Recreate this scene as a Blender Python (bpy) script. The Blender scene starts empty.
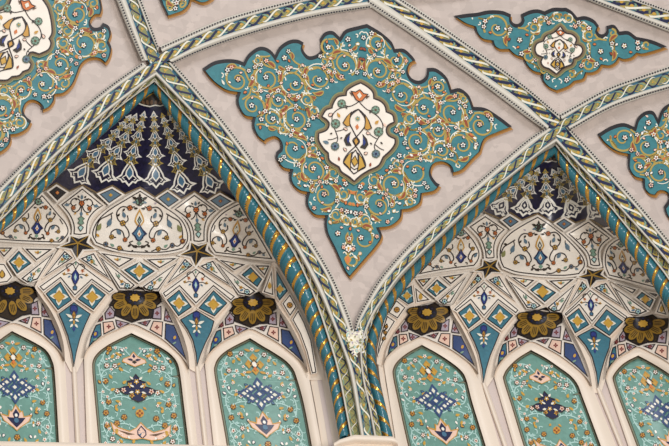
import bpy, math, random
import numpy as np
from mathutils import Matrix, Vector
from mathutils.geometry import tessellate_polygon

scene = bpy.context.scene
COL = scene.collection
random.seed(7)

# ------------------------------------------------------------------ camera
W, H, F = 669.0, 446.0, 1600.0
TH, RO = math.radians(45.0), math.radians(14.6)
CAM = np.array([0.0, 0.0, 1.6])
Fw = np.array([0, math.cos(TH), math.sin(TH)])
R0 = np.array([1.0, 0, 0])
U0 = np.array([0, -math.sin(TH), math.cos(TH)])
Rc = math.cos(RO) * R0 - math.sin(RO) * U0
Uc = math.sin(RO) * R0 + math.cos(RO) * U0

def rays(x, y):
    x = np.asarray(x, float); y = np.asarray(y, float)
    u = (x - W / 2) / F; v = (H / 2 - y) / F
    return Fw + u[..., None] * Rc + v[..., None] * Uc

cd = bpy.data.cameras.new('camera')
cam = bpy.data.objects.new('camera', cd); COL.objects.link(cam)
cd.sensor_width = 36.0; cd.lens = F / W * 36.0; cd.clip_end = 300
M = Matrix(((Rc[0], Uc[0], -Fw[0], CAM[0]), (Rc[1], Uc[1], -Fw[1], CAM[1]), (Rc[2], Uc[2], -Fw[2], CAM[2]), (0, 0, 0, 1)))
cam.matrix_world = M
scene.camera = cam

# ------------------------------------------------------------------ the coved drum under the dome (base surface)
RAD, RV, Z0 = 12.0, 8.0, 1.6 + 8.4
KX, KY = 0.42 * RAD, 10.0 - 0.906 * RAD

def drum_r(z):
    d = np.clip(z - Z0, 0, RV * 0.98)
    return RAD - (RV - np.sqrt(RV * RV - d * d))

def solve_base(x, y):
    d = rays(x, y)
    lo = np.full(d.shape[:-1], 4.0); hi = np.full(d.shape[:-1], 34.0)
    def g(t):
        p = CAM + t[..., None] * d
        return np.hypot(p[..., 0] - KX, p[..., 1] - KY) - drum_r(p[..., 2])
    for _ in range(50):
        m = 0.5 * (lo + hi); s = g(m) > 0
        hi = np.where(s, m, hi); lo = np.where(s, lo, m)
    return 0.5 * (lo + hi)

GX0, GY0, GS = -200.0, -160.0, 4.0
GNX, GNY = 270, 200
_gx, _gy = np.meshgrid(GX0 + GS * np.arange(GNX), GY0 + GS * np.arange(GNY))
TB = solve_base(_gx, _gy)

def look(grid, x, y):
    fx = np.clip((np.asarray(x) - GX0) / GS, 0, GNX - 1.001); fy = np.clip((np.asarray(y) - GY0) / GS, 0, GNY - 1.001)
    i = fx.astype(int); j = fy.astype(int); a = fx - i; b = fy - j
    return (grid[j, i] * (1 - a) * (1 - b) + grid[j, i + 1] * a * (1 - b) + grid[j + 1, i] * (1 - a) * b + grid[j + 1, i + 1] * a * b)

def tps_fit(src, dst, reg=0.0):
    s = np.asarray(src, float); d = np.asarray(dst, float)
    if d.ndim == 1: d = d[:, None]
    n = len(s); r2 = ((s[:, None] - s[None]) ** 2).sum(-1)
    K = np.where(r2 > 0, 0.5 * r2 * np.log(np.maximum(r2, 1e-9)), 0) + reg * np.eye(n)
    P = np.c_[np.ones(n), s]
    A = np.zeros((n + 3, n + 3)); A[:n, :n] = K; A[:n, n:] = P; A[n:, :n] = P.T
    w = np.linalg.solve(A, np.r_[d, np.zeros((3, d.shape[1]))])
    def f(q):
        q = np.asarray(q, float).reshape(-1, 2); r = ((q[:, None] - s[None]) ** 2).sum(-1)
        U = np.where(r > 0, 0.5 * r * np.log(np.maximum(r, 1e-9)), 0)
        return U @ w[:n] + np.c_[np.ones(len(q)), q] @ w[n:]
    return f

class Surf:                                     # a depth law over the photograph's rays -> a surface in space
    def __init__(self, f): self.f = f
    def pts(self, x, y, off=0.0):
        t = self.f(x, y) - off
        return CAM + t[:, None] * rays(x, y)

def base(h): return Surf(lambda x, y: look(TB, x, y) + h)

def plane(surf, poly, lift=0.0):
    p = np.asarray(poly, float); t = surf.f(p[:, 0], p[:, 1])
    A = np.c_[np.ones(len(p)), p - p.mean(0)]
    c = np.linalg.lstsq(A, 1.0 / t, rcond=None)[0]; m = p.mean(0)
    fit = 1.0 / (A @ c); res = max(0.0, float(np.max(fit - t)))
    def f(x, y):
        pl = 1.0 / (c[0] + c[1] * (np.asarray(x) - m[0]) + c[2] * (np.asarray(y) - m[1]))
        return .4 * pl + .6 * surf.f(x, y) - lift - .25 * res
    return Surf(f)

def T(x0, y0, s, pts): return [(x0 + a / s, y0 + b / s) for a, b in pts]
S1 = 6.371

# ------------------------------------------------------------------ materials
def lin(c):
    c = c / 255.0
    return c / 12.92 if c <= 0.04045 else ((c + 0.055) / 1.055) ** 2.4

def mat(name, rgb, rough=0.4, metal=0.0, var=0.06, scale=25.0, tile=0.0, bump=0.0, spec=0.5):
    m = bpy.data.materials.new(name); m.use_nodes = True
    nt = m.node_tree; b = nt.nodes['Principled BSDF']
    col = [lin(c) for c in rgb] + [1]
    b.inputs['Roughness'].default_value = rough; b.inputs['Metallic'].default_value = metal
    b.inputs['Specular IOR Level'].default_value = spec
    g = nt.nodes.new('ShaderNodeNewGeometry')
    if tile > 0:
        v = nt.nodes.new('ShaderNodeTexVoronoi'); v.distance = 'CHEBYCHEV'; v.inputs['Scale'].default_value = scale
        v.inputs['Randomness'].default_value = 0.55
        src = v.outputs['Color']; amt = tile
        sep = nt.nodes.new('ShaderNodeSeparateColor'); nt.links.new(src, sep.inputs[0]); val = sep.outputs[0]
        nt.links.new(g.outputs['Position'], v.inputs['Vector'])
    else:
        n = nt.nodes.new('ShaderNodeTexNoise'); n.inputs['Scale'].default_value = scale; n.inputs['Detail'].default_value = 3
        nt.links.new(g.outputs['Position'], n.inputs['Vector']); val = n.outputs['Fac']; amt = var
    mr = nt.nodes.new('ShaderNodeMapRange'); mr.inputs['To Min'].default_value = 1 - amt; mr.inputs['To Max'].default_value = 1 + amt
    nt.links.new(val, mr.inputs['Value'])
    mx = nt.nodes.new('ShaderNodeVectorMath'); mx.operation = 'MULTIPLY'; mx.inputs[0].default_value = col[:3]
    nt.links.new(mr.outputs[0], mx.inputs[1]); nt.links.new(mx.outputs[0], b.inputs['Base Color'])
    if bump > 0:
        bp = nt.nodes.new('ShaderNodeBump'); bp.inputs['Strength'].default_value = bump; bp.inputs['Distance'].default_value = 0.01
        nt.links.new(val, bp.inputs['Height']); nt.links.new(bp.outputs[0], b.inputs['Normal'])
    return m

MT = {}
def D(name, *a, **k): MT[name] = mat(name, *a, **k)
D('ceiling_stone', (192, 178, 170), 0.45, tile=0.085, scale=14)
D('marble', (228, 213, 197), 0.4, var=0.04, scale=3)
D('marble_grey', (203, 188, 182), 0.4, var=0.04, scale=3)
D('cream', (234, 224, 212), 0.32, var=0.06, scale=20)
D('cell_white', (238, 228, 215), 0.3, var=0.10, scale=9)
D('ridge', (214, 208, 196), 0.4, var=0.05)
D('dark_line', (40, 28, 26), 0.5)
D('bead', (38, 30, 36), 0.5)
D('black', (22, 18, 24), 0.45)
D('brown', (96, 70, 48), 0.5)
D('edge_gold', (168, 118, 56), 0.45)
D('teal', (58, 121, 129), 0.35, tile=0.10, scale=30)
D('niche_teal', (108, 150, 139), 0.35, tile=0.07, scale=30)
D('niche_rim', (118, 124, 104), 0.5)
D('tile_teal', (60, 112, 128), 0.3, tile=0.10, scale=30)
D('halo', (120, 100, 70), 0.5, var=0.15, scale=30)
D('slate', (92, 116, 132), 0.4)
D('leaf_rim', (88, 100, 84), 0.5)
D('steel_blue', (70, 110, 138), 0.35)
D('navy', (30, 34, 70), 0.3)
D('hood_blue', (26, 23, 52), 0.28, tile=0.4, scale=40)
D('lattice_blue', (52, 72, 116), 0.35)
D('royal', (42, 56, 122), 0.3)
D('olive', (132, 132, 84), 0.45, var=0.2, scale=40)
D('leaf_green', (120, 150, 130), 0.45)
D('gold', (196, 154, 62), 0.35, var=0.12)
D('vine_gold', (172, 148, 72), 0.45)
D('gold_leaf', (212, 160, 70), 0.22, metal=0.85, var=0.15)
D('ochre', (196, 146, 60), 0.4)
D('rust', (142, 66, 34), 0.45)
D('orange', (206, 116, 58), 0.45)
D('pale', (226, 222, 206), 0.35)
D('pale_pink', (232, 196, 176), 0.4)
D('white', (238, 234, 224), 0.3)
D('pale_teal', (172, 206, 200), 0.4)
D('lilac', (172, 158, 170), 0.4)
D('rope_teal', (44, 104, 117), 0.2, var=0.12)
D('umber', (46, 35, 24), 0.5)
D('semi_gold', (150, 116, 44), 0.35)
D('glare_pale', (236, 228, 206), 0.15, tile=0.2, scale=45)  # pale colour of the glare painted above the pier
D('red_flower', (120, 44, 42), 0.5)

# ------------------------------------------------------------------ mesh part builder
class Part:
    def __init__(self):
        self.v = []; self.f = []; self.mi = []; self.sm = []; self.n = 0; self.mats = []
    def _m(self, name):
        if name not in self.mats: self.mats.append(name)
        return self.mats.index(name)
    def raw(self, P, faces, m, smooth=False):
        k = self._m(m); o = self.n
        self.v.append(np.asarray(P, float)); self.n += len(P)
        for f in faces:
            self.f.append(tuple(o + i for i in f)); self.mi.append(k); self.sm.append(smooth)
    def poly(self, pts, surf, m, off=0.0, maxlen=14.0, smooth=True):
        p = [(float(a), float(b)) for a, b in pts]
        q = [p[0]]
        for a in p[1:]:
            if abs(a[0] - q[-1][0]) + abs(a[1] - q[-1][1]) > 1e-4: q.append(a)
        p = q
        tris = tessellate_polygon([[Vector((a, b, 0)) for a, b in p]])
        V = list(p); tris = [tuple(t) for t in tris]
        cache = {}; L2 = maxlen * maxlen; out = []; st = tris
        while st:
            t = st.pop(); best = -1; bl = L2
            for k in range(3):
                a, b = t[k], t[(k + 1) % 3]
                d = (V[a][0] - V[b][0]) ** 2 + (V[a][1] - V[b][1]) ** 2
                if d > bl: bl = d; best = k
            if best < 0: out.append(t); continue
            a, b, c = t[best], t[(best + 1) % 3], t[(best + 2) % 3]
            key = (min(a, b), max(a, b))
            if key not in cache:
                V.append(((V[a][0] + V[b][0]) / 2, (V[a][1] + V[b][1]) / 2)); cache[key] = len(V) - 1
            mI = cache[key]
            st.append((a, mI, c)); st.append((mI, b, c))
        A = np.array(V)
        faces = []
        for t in out:
            a, b, c = (V[i] for i in t)
            cr = (b[0] - a[0]) * (c[1] - a[1]) - (b[1] - a[1]) * (c[0] - a[0])
            if abs(cr) < 1e-9: continue
            faces.append(t if cr < 0 else (t[0], t[2], t[1]))
        self.raw(surf.pts(A[:, 0], A[:, 1], off), faces, m, smooth)
    def fan(self, pts, surf, m, off=0.0):               # small convex shape, one n-gon
        A = np.asarray(pts, float)
        s = np.sum(A[:, 0] * np.roll(A[:, 1], -1) - A[:, 1] * np.roll(A[:, 0], -1))
        idx = list(range(len(A)))
        self.raw(surf.pts(A[:, 0], A[:, 1], off), [idx if s < 0 else idx[::-1]], m)
    def skirt(self, pts, surf, m, o0, o1, closed=True):
        A = np.asarray(pts, float); n = len(A)
        P = np.r_[surf.pts(A[:, 0], A[:, 1], o0), surf.pts(A[:, 0], A[:, 1], o1)]
        self.raw(P, [(i, (i + 1) % n, n + (i + 1) % n, n + i) for i in range(n if closed else n - 1)], m)
    def ribbon(self, pts, w, surf, m, off=0.0, closed=False):
        A = np.asarray(pts, float); n = len(A)
        if n < 2: return
        w = np.broadcast_to(np.asarray(w, float), (n,))
        if closed:
            d = np.roll(A, -1, 0) - np.roll(A, 1, 0)
        else:
            d = np.gradient(A, axis=0)
        d /= np.maximum(np.hypot(d[:, 0], d[:, 1]), 1e-6)[:, None]
        nn = np.c_[-d[:, 1], d[:, 0]] * (w[:, None] / 2)
        if closed and n < 60:                            # mitre
            e = np.roll(A, -1, 0) - A; e /= np.maximum(np.hypot(e[:, 0], e[:, 1]), 1e-6)[:, None]
            c = np.abs((d * e).sum(1)); nn = nn / np.clip(c, 0.35, 1)[:, None]
        P = np.r_[A + nn, A - nn]
        K = n if closed else n - 1
        self.raw(surf.pts(P[:, 0], P[:, 1], off), [(i, (i + 1) % n, n + (i + 1) % n, n + i) for i in range(K)], m)
    def strip(self, A, B, surf, m, prof=(0, 0), smooth=True):   # lofted between two curves, lateral profile of offsets
        A = np.asarray(A, float); B = np.asarray(B, float); n = len(A); k = len(prof)
        P = []
        for j in range(k):
            q = A + (B - A) * (j / (k - 1)); P.append(surf.pts(q[:, 0], q[:, 1], prof[j]))
        fs = [(j * n + i, j * n + i + 1, (j + 1) * n + i + 1, (j + 1) * n + i) for j in range(k - 1) for i in range(n - 1)]
        self.raw(np.concatenate(P), fs, m, smooth)
    def build(self, name, parent=None):
        if not self.n: return None
        V = np.concatenate(self.v)
        loc = Vector(V.mean(0)) if parent is None else Vector((0, 0, 0))
        org = np.array(loc) if parent is None else np.array(parent.location)
        me = bpy.data.meshes.new(name)
        me.from_pydata((V - org).tolist(), [], self.f)
        for k in self.mats: me.materials.append(MT[k])
        me.polygons.foreach_set('material_index', self.mi)
        me.polygons.foreach_set('use_smooth', self.sm)
        me.update()
        o = bpy.data.objects.new(name, me); COL.objects.link(o)
        if parent is None: o.location = loc
        else:
            root = parent; off = Vector((0, 0, 0))
            o.parent = parent
        o['_org'] = 0; del o['_org']
        return o

def sub(part, name, parent, root):
    """a part (or sub-part) whose own mesh is measured from its thing's base"""
    if not part.n: return None
    V = np.concatenate(part.v); org = np.array(root.location)
    me = bpy.data.meshes.new(name)
    me.from_pydata((V - org).tolist(), [], part.f)
    for k in part.mats: me.materials.append(MT[k])
    me.polygons.foreach_set('material_index', part.mi)
    me.polygons.foreach_set('use_smooth', part.sm)
    me.update()
    o = bpy.data.objects.new(name, me); COL.objects.link(o); o.parent = parent
    return o

def thing(name, label, cat, px, surf, group=None):
    o = bpy.data.objects.new(name, None); COL.objects.link(o); o.empty_display_size = 0.1
    o.location = Vector(surf.pts(np.array([px[0]]), np.array([px[1]]))[0])
    o['label'] = label; o['category'] = cat; o['kind'] = 'thing'
    if group: o['group'] = group
    return o

def structure(part, name):
    o = part.build(name); o['kind'] = 'structure'; return o

# ------------------------------------------------------------------ 2-D helpers
def catmull(pts, n, closed=False):
    p = np.asarray(pts, float)
    if closed: q = np.r_[p[-1:], p, p[:2]]
    else: q = np.r_[[2 * p[0] - p[1]], p, [2 * p[-1] - p[-2]]]
    out = []
    for i in range(1, len(q) - 2):
        t = np.linspace(0, 1, 12, endpoint=False)[:, None]
        a, b, c, d = q[i - 1], q[i], q[i + 1], q[i + 2]
        out.append(0.5 * (2 * b + (c - a) * t + (2 * a - 5 * b + 4 * c - d) * t ** 2 + (3 * b - a - 3 * c + d) * t ** 3))
    out = np.concatenate(out + ([q[-2:-1]]))
    return resample(out, n)

def resample(p, n):
    p = np.asarray(p, float); d = np.r_[0, np.cumsum(np.hypot(*np.diff(p, axis=0).T))]
    s = np.linspace(0, d[-1], n)
    return np.c_[np.interp(s, d, p[:, 0]), np.interp(s, d, p[:, 1])]

def length(p): return float(np.hypot(*np.diff(np.asarray(p, float), axis=0).T).sum())

def dense(p, step=5.0, closed=True):
    p = np.asarray(p, float); out = []
    q = np.r_[p, p[:1]] if closed else p
    for a, b in zip(q[:-1], q[1:]):
        k = max(1, int(np.hypot(*(b - a)) / step))
        for i in range(k): out.append(a + (b - a) * i / k)
    if not closed: out.append(q[-1])
    return np.array(out)

def area(p):
    p = np.asarray(p, float)
    return 0.5 * np.sum(p[:, 0] * np.roll(p[:, 1], -1) - p[:, 1] * np.roll(p[:, 0], -1))

def inset(p, d):
    p = np.asarray(p, float); n = len(p); s = 1.0 if area(p) > 0 else -1.0
    out = []
    for i in range(n):
        a, b, c = p[i - 1], p[i], p[(i + 1) % n]
        u = b - a; v = c - b
        u = u / max(np.hypot(*u), 1e-6); v = v / max(np.hypot(*v), 1e-6)
        n1 = s * np.array([-u[1], u[0]]); n2 = s * np.array([-v[1], v[0]])
        m = n1 + n2; L = np.hypot(*m)
        if L < 1e-3: out.append(b + n1 * d); continue
        m /= L; out.append(b + m * d / max(0.3, float(m @ n1)))
    return np.array(out)

def inside(p, q):
    p = np.asarray(p); x, y = q; r = False; j = len(p) - 1
    for i in range(len(p)):
        if (p[i][1] > y) != (p[j][1] > y) and x < (p[j][0] - p[i][0]) * (y - p[i][1]) / (p[j][1] - p[i][1]) + p[i][0]: r = not r
        j = i
    return r

def inside_many(p, Q):
    p = np.asarray(p, float); Q = np.asarray(Q, float); a = p; b = np.roll(p, 1, 0)
    x = Q[:, :1]; y = Q[:, 1:]
    c = (a[None, :, 1] > y) != (b[None, :, 1] > y)
    dy = np.where(b[:, 1] == a[:, 1], 1e-9, b[:, 1] - a[:, 1])
    xi = (b[:, 0] - a[:, 0]) * (y - a[:, 1]) / dy + a[:, 0]
    return (np.sum(c & (x < xi), 1) % 2) == 1

def edge_dist(p, X, Y):
    p = np.asarray(p, float); X = np.asarray(X, float); sh = X.shape; X = X.ravel(); Y = np.asarray(Y, float).ravel()
    e = np.roll(p, -1, 0) - p; L = np.maximum((e * e).sum(1), 1e-9)
    out = np.empty(len(X))
    for i in range(0, len(X), 4000):
        x = X[i:i + 4000, None] - p[:, 0]; y = Y[i:i + 4000, None] - p[:, 1]
        t = np.clip((x * e[:, 0] + y * e[:, 1]) / L, 0, 1)
        out[i:i + 4000] = np.sqrt(((x - t * e[:, 0]) ** 2 + (y - t * e[:, 1]) ** 2).min(1))
    return out.reshape(sh)

class Frame:                                             # a design's own axes (x to the right, y up), on the photograph's grid
    def __init__(self, c, ex=(1, 0), ey=(0, -1), s=1.0):
        self.c = np.array(c, float); self.ex = np.array(ex, float) * s; self.ey = np.array(ey, float) * s
    def __call__(self, p):
        p = np.asarray(p, float).reshape(-1, 2)
        return self.c + p[:, :1] * self.ex + p[:, 1:] * self.ey

O1, O2, O3, O4 = 0.004, 0.008, 0.012, 0.016

def ell(c, a, b, ang, n=8):
    t = np.linspace(0, 2 * math.pi, n, endpoint=False); ca, sa = math.cos(ang), math.sin(ang)
    x, y = a * np.cos(t), b * np.sin(t)
    return np.c_[c[0] + x * ca - y * sa, c[1] + x * sa + y * ca]

def drop_shape(L, w, n=6):                               # pointed leaf along +x
    t = np.linspace(0, 1, n); y = w * np.sin(math.pi * t ** 0.75)
    return np.r_[np.c_[t * L, y], np.c_[t[::-1][1:-1] * L, -y[::-1][1:-1]]]

class Pen:                                               # draws inlay motifs of one design into a part, optionally mirrored
    def __init__(self, part, surf, fr, mirror=True, clip=None, lift=0.0):
        self.p, self.s, self.fr, self.mir, self.clip, self.l = part, surf, fr, mirror, clip, lift
    def _each(self, pts):
        pts = np.asarray(pts, float).reshape(-1, 2)
        yield self.fr(pts)
        if self.mir and np.max(np.abs(pts[:, 0])) > 0.4 and not (pts[:, 0].min() < -0.4 and pts[:, 0].max() > 0.4 and abs(pts[:, 0].mean()) < 0.6):
            yield self.fr(pts * np.array([-1, 1]))
    def _ok(self, q):
        if self.clip is None: return True
        return all(inside(self.clip, a) for a in (q[0], q[len(q) // 3], q[2 * len(q) // 3], q[-1]))
    def line(self, pts, w, m, off=O1, smooth=True):
        P = catmull(pts, max(4, int(length(pts) / 1.6))) if smooth and len(pts) > 2 else dense(pts, 3, False)
        for q in self._each(P):
            if self.clip is None: self.p.ribbon(q, w, self.s, m, off + self.l); continue
            g = inside_many(self.clip, q); i = 0
            while i < len(q):
                if g[i]:
                    j = i
                    while j + 1 < len(q) and g[j + 1]: j += 1
                    if j > i: self.p.ribbon(q[i:j + 1], w, self.s, m, off + self.l)
                    i = j
                i += 1
    def fill(self, pts, m, off=O2, convex=False):
        for q in self._each(pts):
            if self._ok(q):
                if convex: self.p.fan(q, self.s, m, off + self.l)
                else: self.p.poly(q, self.s, m, off + self.l, 8)
    def shape(self, pts, m, line='dark_line', w=1.0, off=O2, sm=0):
        P = catmull(pts, sm, True)[:-1] if sm else np.asarray(pts, float)
        for q in self._each(P):
            if self._ok(q):
                self.p.poly(q, self.s, m, off + self.l, 8)
                if line: self.p.ribbon(q, w, self.s, line, off + O1 + self.l, True)
    def flower(self, c, r, pet='white', core='orange', rim='dark_line', k=5, rot=0.3):
        for q0 in self._each([c]):
            q = q0[0]
            if self.clip is not None and not inside(self.clip, q): continue
            sc = math.hypot(*self.fr.ex)
            R = r * sc
            if rim: self.p.fan(ell(q, R * 1.2, R * 1.2, 0, 10), self.s, rim, O2 + self.l)
            for i in range(k):
                a = rot + 2 * math.pi * i / k
                self.p.fan(ell(q + 0.58 * R * np.array([math.cos(a), math.sin(a)]), R * 0.42, R * 0.3, a, 6), self.s, pet, O3 + self.l)
            self.p.fan(ell(q, R * 0.36, R * 0.36, 0, 6), self.s, core, O4 + self.l)
    def leaf(self, c, ang, L, w, m, rim=None, off=O2):
        ca, sa = math.cos(ang), math.sin(ang)
        R = np.array([[ca, sa], [-sa, ca]])
        P = drop_shape(L, w) @ R + np.asarray(c, float)
        if rim:
            Q = drop_shape(L * 1.25, w * 1.7) @ R + np.asarray(c, float) - np.array([ca, sa]) * L * 0.12
            self.fill(Q, rim, off, True)
        self.fill(P, m, off + 0.003, True)
    def spiral(self, c, r, a0, turns, w, m, dirn=1, off=O1, r1=0.25):
        t = np.linspace(0, 1, int(14 + 16 * turns)); a = a0 + dirn * 2 * math.pi * turns * t
        R = r * (1 - (1 - r1) * t ** 1.3)
        P = np.c_[c[0] + R * np.cos(a), c[1] + R * np.sin(a)]
        for q in self._each(P):
            if self._ok(q): self.p.ribbon(q, np.linspace(w, w * 0.6, len(q)), self.s, m, off + self.l)
        return P

# ================================================================== CURVES OF THE RIB NET
def curve(pts, n=160): return catmull(pts, n)

# left arch, boundary curves from far left leg over the crossing to the pier (two legs kept apart)
LR = dict(   # right leg of the left arch, apex -> pier
    B0=[(154, 92), (170, 112.5), (188, 136), (204, 155), (220.4, 175.5), (237, 199), (257, 227), (274.5, 256), (288, 280), (303, 308), (315, 340), (327.3, 376), (339.5, 439)],
    B1=[(154.4, 82), (178, 108), (200, 133), (220.4, 156.7), (247, 190), (262, 210), (276, 229), (292, 252), (306, 280), (318, 310), (329.5, 345), (338.2, 376), (350.5, 439)],
    B2=[(154.5, 80), (180, 107), (202.5, 132), (223, 155.5), (249.5, 189), (265, 209), (279, 228), (294.5, 251), (308.5, 279), (320.5, 309), (332, 344), (340.8, 376), (352.8, 439)],
    B3=[(155.7, 76), (187, 108), (207, 130), (233, 163), (259.6, 198), (277, 221), (293, 245), (307.5, 270), (319, 293), (330, 318), (341, 346), (350, 376), (361, 439)],
    B4=[(156.4, 71), (191.5, 108), (212, 130), (238, 163), (264.5, 198), (282, 220), (298, 243.5), (312.5, 268.5), (323.5, 290), (333.5, 316), (344.5, 345), (355, 376), (365, 439)])
LL = dict(   # left leg of the left arch, apex -> left edge
    B0=[(153, 92), (146, 97), (133, 109), (119, 121), (106, 132), (93, 143), (80, 157), (68.5, 167), (56, 178.5), (43.5, 191), (31, 204), (18.5, 217.5), (0, 233), (-30, 262)],
    B1=[(154.4, 82), (122.5, 105.5), (97, 127.5), (73.5, 149), (48, 173), (25, 196), (5, 217), (-30, 250)],
    B2=[(154.5, 80), (121.5, 104), (96, 126), (72, 148), (46.5, 171.5), (23.5, 194.5), (3.5, 215.5), (-30, 247)],
    B3=[(155.7, 76), (145.5, 83), (111, 109), (86, 130), (62.5, 150.5), (30, 182), (1.5, 212.5), (-30, 243.5)],
    B4=[(156.4, 71), (144, 79.5), (109, 106), (84, 127), (60, 147.5), (27.5, 179.5), (-1, 209.5), (-30, 239.5)])
RL = dict(   # left leg of the right arch, apex -> pier
    B0=[(555, 154), (550, 158), (538, 166), (521.5, 178), (509, 188), (484, 210), (478, 217), (461, 231), (450, 243), (437.5, 255), (417, 275), (404, 291), (394, 304), (387, 316), (381, 331), (376, 346), (376, 362), (378, 378), (384, 400), (390.5, 428), (393, 439)],
    B1=[(555.5, 146), (540, 154.5), (513, 176), (471, 210), (441.5, 237), (417, 261), (400, 279), (387.5, 296), (377, 313), (370, 329), (366.5, 346), (366.5, 362), (368.5, 380), (376, 410), (382.5, 439)],
    B3=[(556, 142.5), (541, 152.5), (513, 175), (470.8, 208.5), (441, 235.7), (416, 260), (399, 278), (386.2, 295.7), (374.7, 313.8), (367, 330.5), (362.7, 346), (362.5, 358), (365, 380), (371.5, 410), (377, 439)],
    B4=[(556.5, 137.5), (538, 151), (511, 173), (469, 205.5), (439, 233), (414, 257.5), (396.8, 275.8), (383.8, 294), (372, 312), (364.5, 329.5), (360.3, 346), (360, 358), (362.4, 380), (369, 410), (374.5, 439)])
RR = dict(   # right leg of the right arch, apex -> right edge
    B0=[(555, 154), (561, 168), (572, 181), (582, 195.5), (593, 205), (603, 217), (613, 231), (623, 243), (632, 255), (642, 267), (651, 281), (660, 296), (670, 312), (682, 340), (694, 372), (704, 410), (710, 450), (713, 480)],
    B1=[(555.5, 146), (570, 164), (584, 180), (606, 203), (630, 232.5), (652, 259), (664.5, 275), (680, 298), (695, 325), (706, 352), (716, 390), (722, 430), (725, 480)],
    B2=[(555.8, 144.5), (571.5, 163), (586, 179), (608, 202), (632, 231), (654, 257.5), (667, 274), (682, 296), (697, 323), (708.5, 351), (718.5, 389), (724.5, 430), (727.5, 480)],
    B3=[(556, 142.5), (574, 161), (592.2, 180), (620, 209), (647, 239), (669, 265), (690, 295), (706, 322), (718, 350), (728, 388), (734, 430), (737, 480)],
    B4=[(556.5, 137.5), (577, 160), (596, 180), (623.5, 209), (650.5, 239), (673, 265), (694, 295), (710, 322), (722, 350), (732, 388), (738, 430), (741, 480)])
# main guilloche bands of the ribs: (lower edge, upper edge)
RIB_A = ([(109, -40), (126, 0), (137, 31), (148, 60), (158, 73)] + LR['B4'][1:],
         [(121, -40), (137, 0), (148, 29), (159, 54), (169, 64), (198, 98), (223.5, 130), (248, 163), (273, 198), (292.5, 225), (310.5, 250), (328, 280), (342.5, 317), (350, 335), (354, 346), (362.6, 376), (374, 439)])
RIB_B = ([(-30, 239.5), (-1, 209.5), (27.5, 179.5), (60, 147.5), (84, 127), (109, 106), (144, 79.5), (157, 69), (169, 60), (200, 44.5), (234, 32), (277, 19.5), (310, 11.2), (345, 5), (375, 0.5), (420, -6), (470, -11)],
         [(-30, 223), (0, 193), (42.4, 151), (84, 115), (110, 92.5), (147, 66.5), (157, 58.5), (165, 51.5), (200, 35), (234, 21.5), (277, 8.5), (310, 0.5), (345, -6), (375, -11), (420, -18), (470, -23)])
RIB_C = ([(330, -34), (355, -17), (383, 2.5), (415, 24.5), (445, 46), (482, 73), (520, 100), (547, 124), (557, 138)] + RR['B4'][1:],
         [(348, -34), (371, -17), (398, 3), (420, 17), (445, 34), (482, 59.5), (520, 86.5), (545.5, 107.5), (561, 122), (587, 153), (611, 180), (636, 208), (661, 238), (683, 265), (706, 296), (722, 322), (734, 350), (744, 388), (750, 430), (753, 480)])
RIB_D = ([(355, 345), (364.5, 329.5), (372, 312), (383.8, 294), (396.8, 275.8), (414, 257.5), (439, 233), (469, 205.5), (511, 173), (538, 151), (556, 136), (568, 126.5), (608, 104), (640, 92), (670, 83.5), (720, 69)],
         [(352, 345), (356.5, 330), (363, 317), (375, 296.5), (386.5, 280), (405, 258), (430, 232.5), (455, 209.5), (480, 188.5), (505, 167), (533, 144), (552, 129.5), (563, 119.5), (606, 94), (640, 80.5), (670, 71), (720, 56)])
RIB_E = ([(560, -18), (603, 0), (636, 12), (669, 24), (720, 42)], [(588, -19), (631, 0), (650, 7), (669, 14), (720, 31)])

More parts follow.
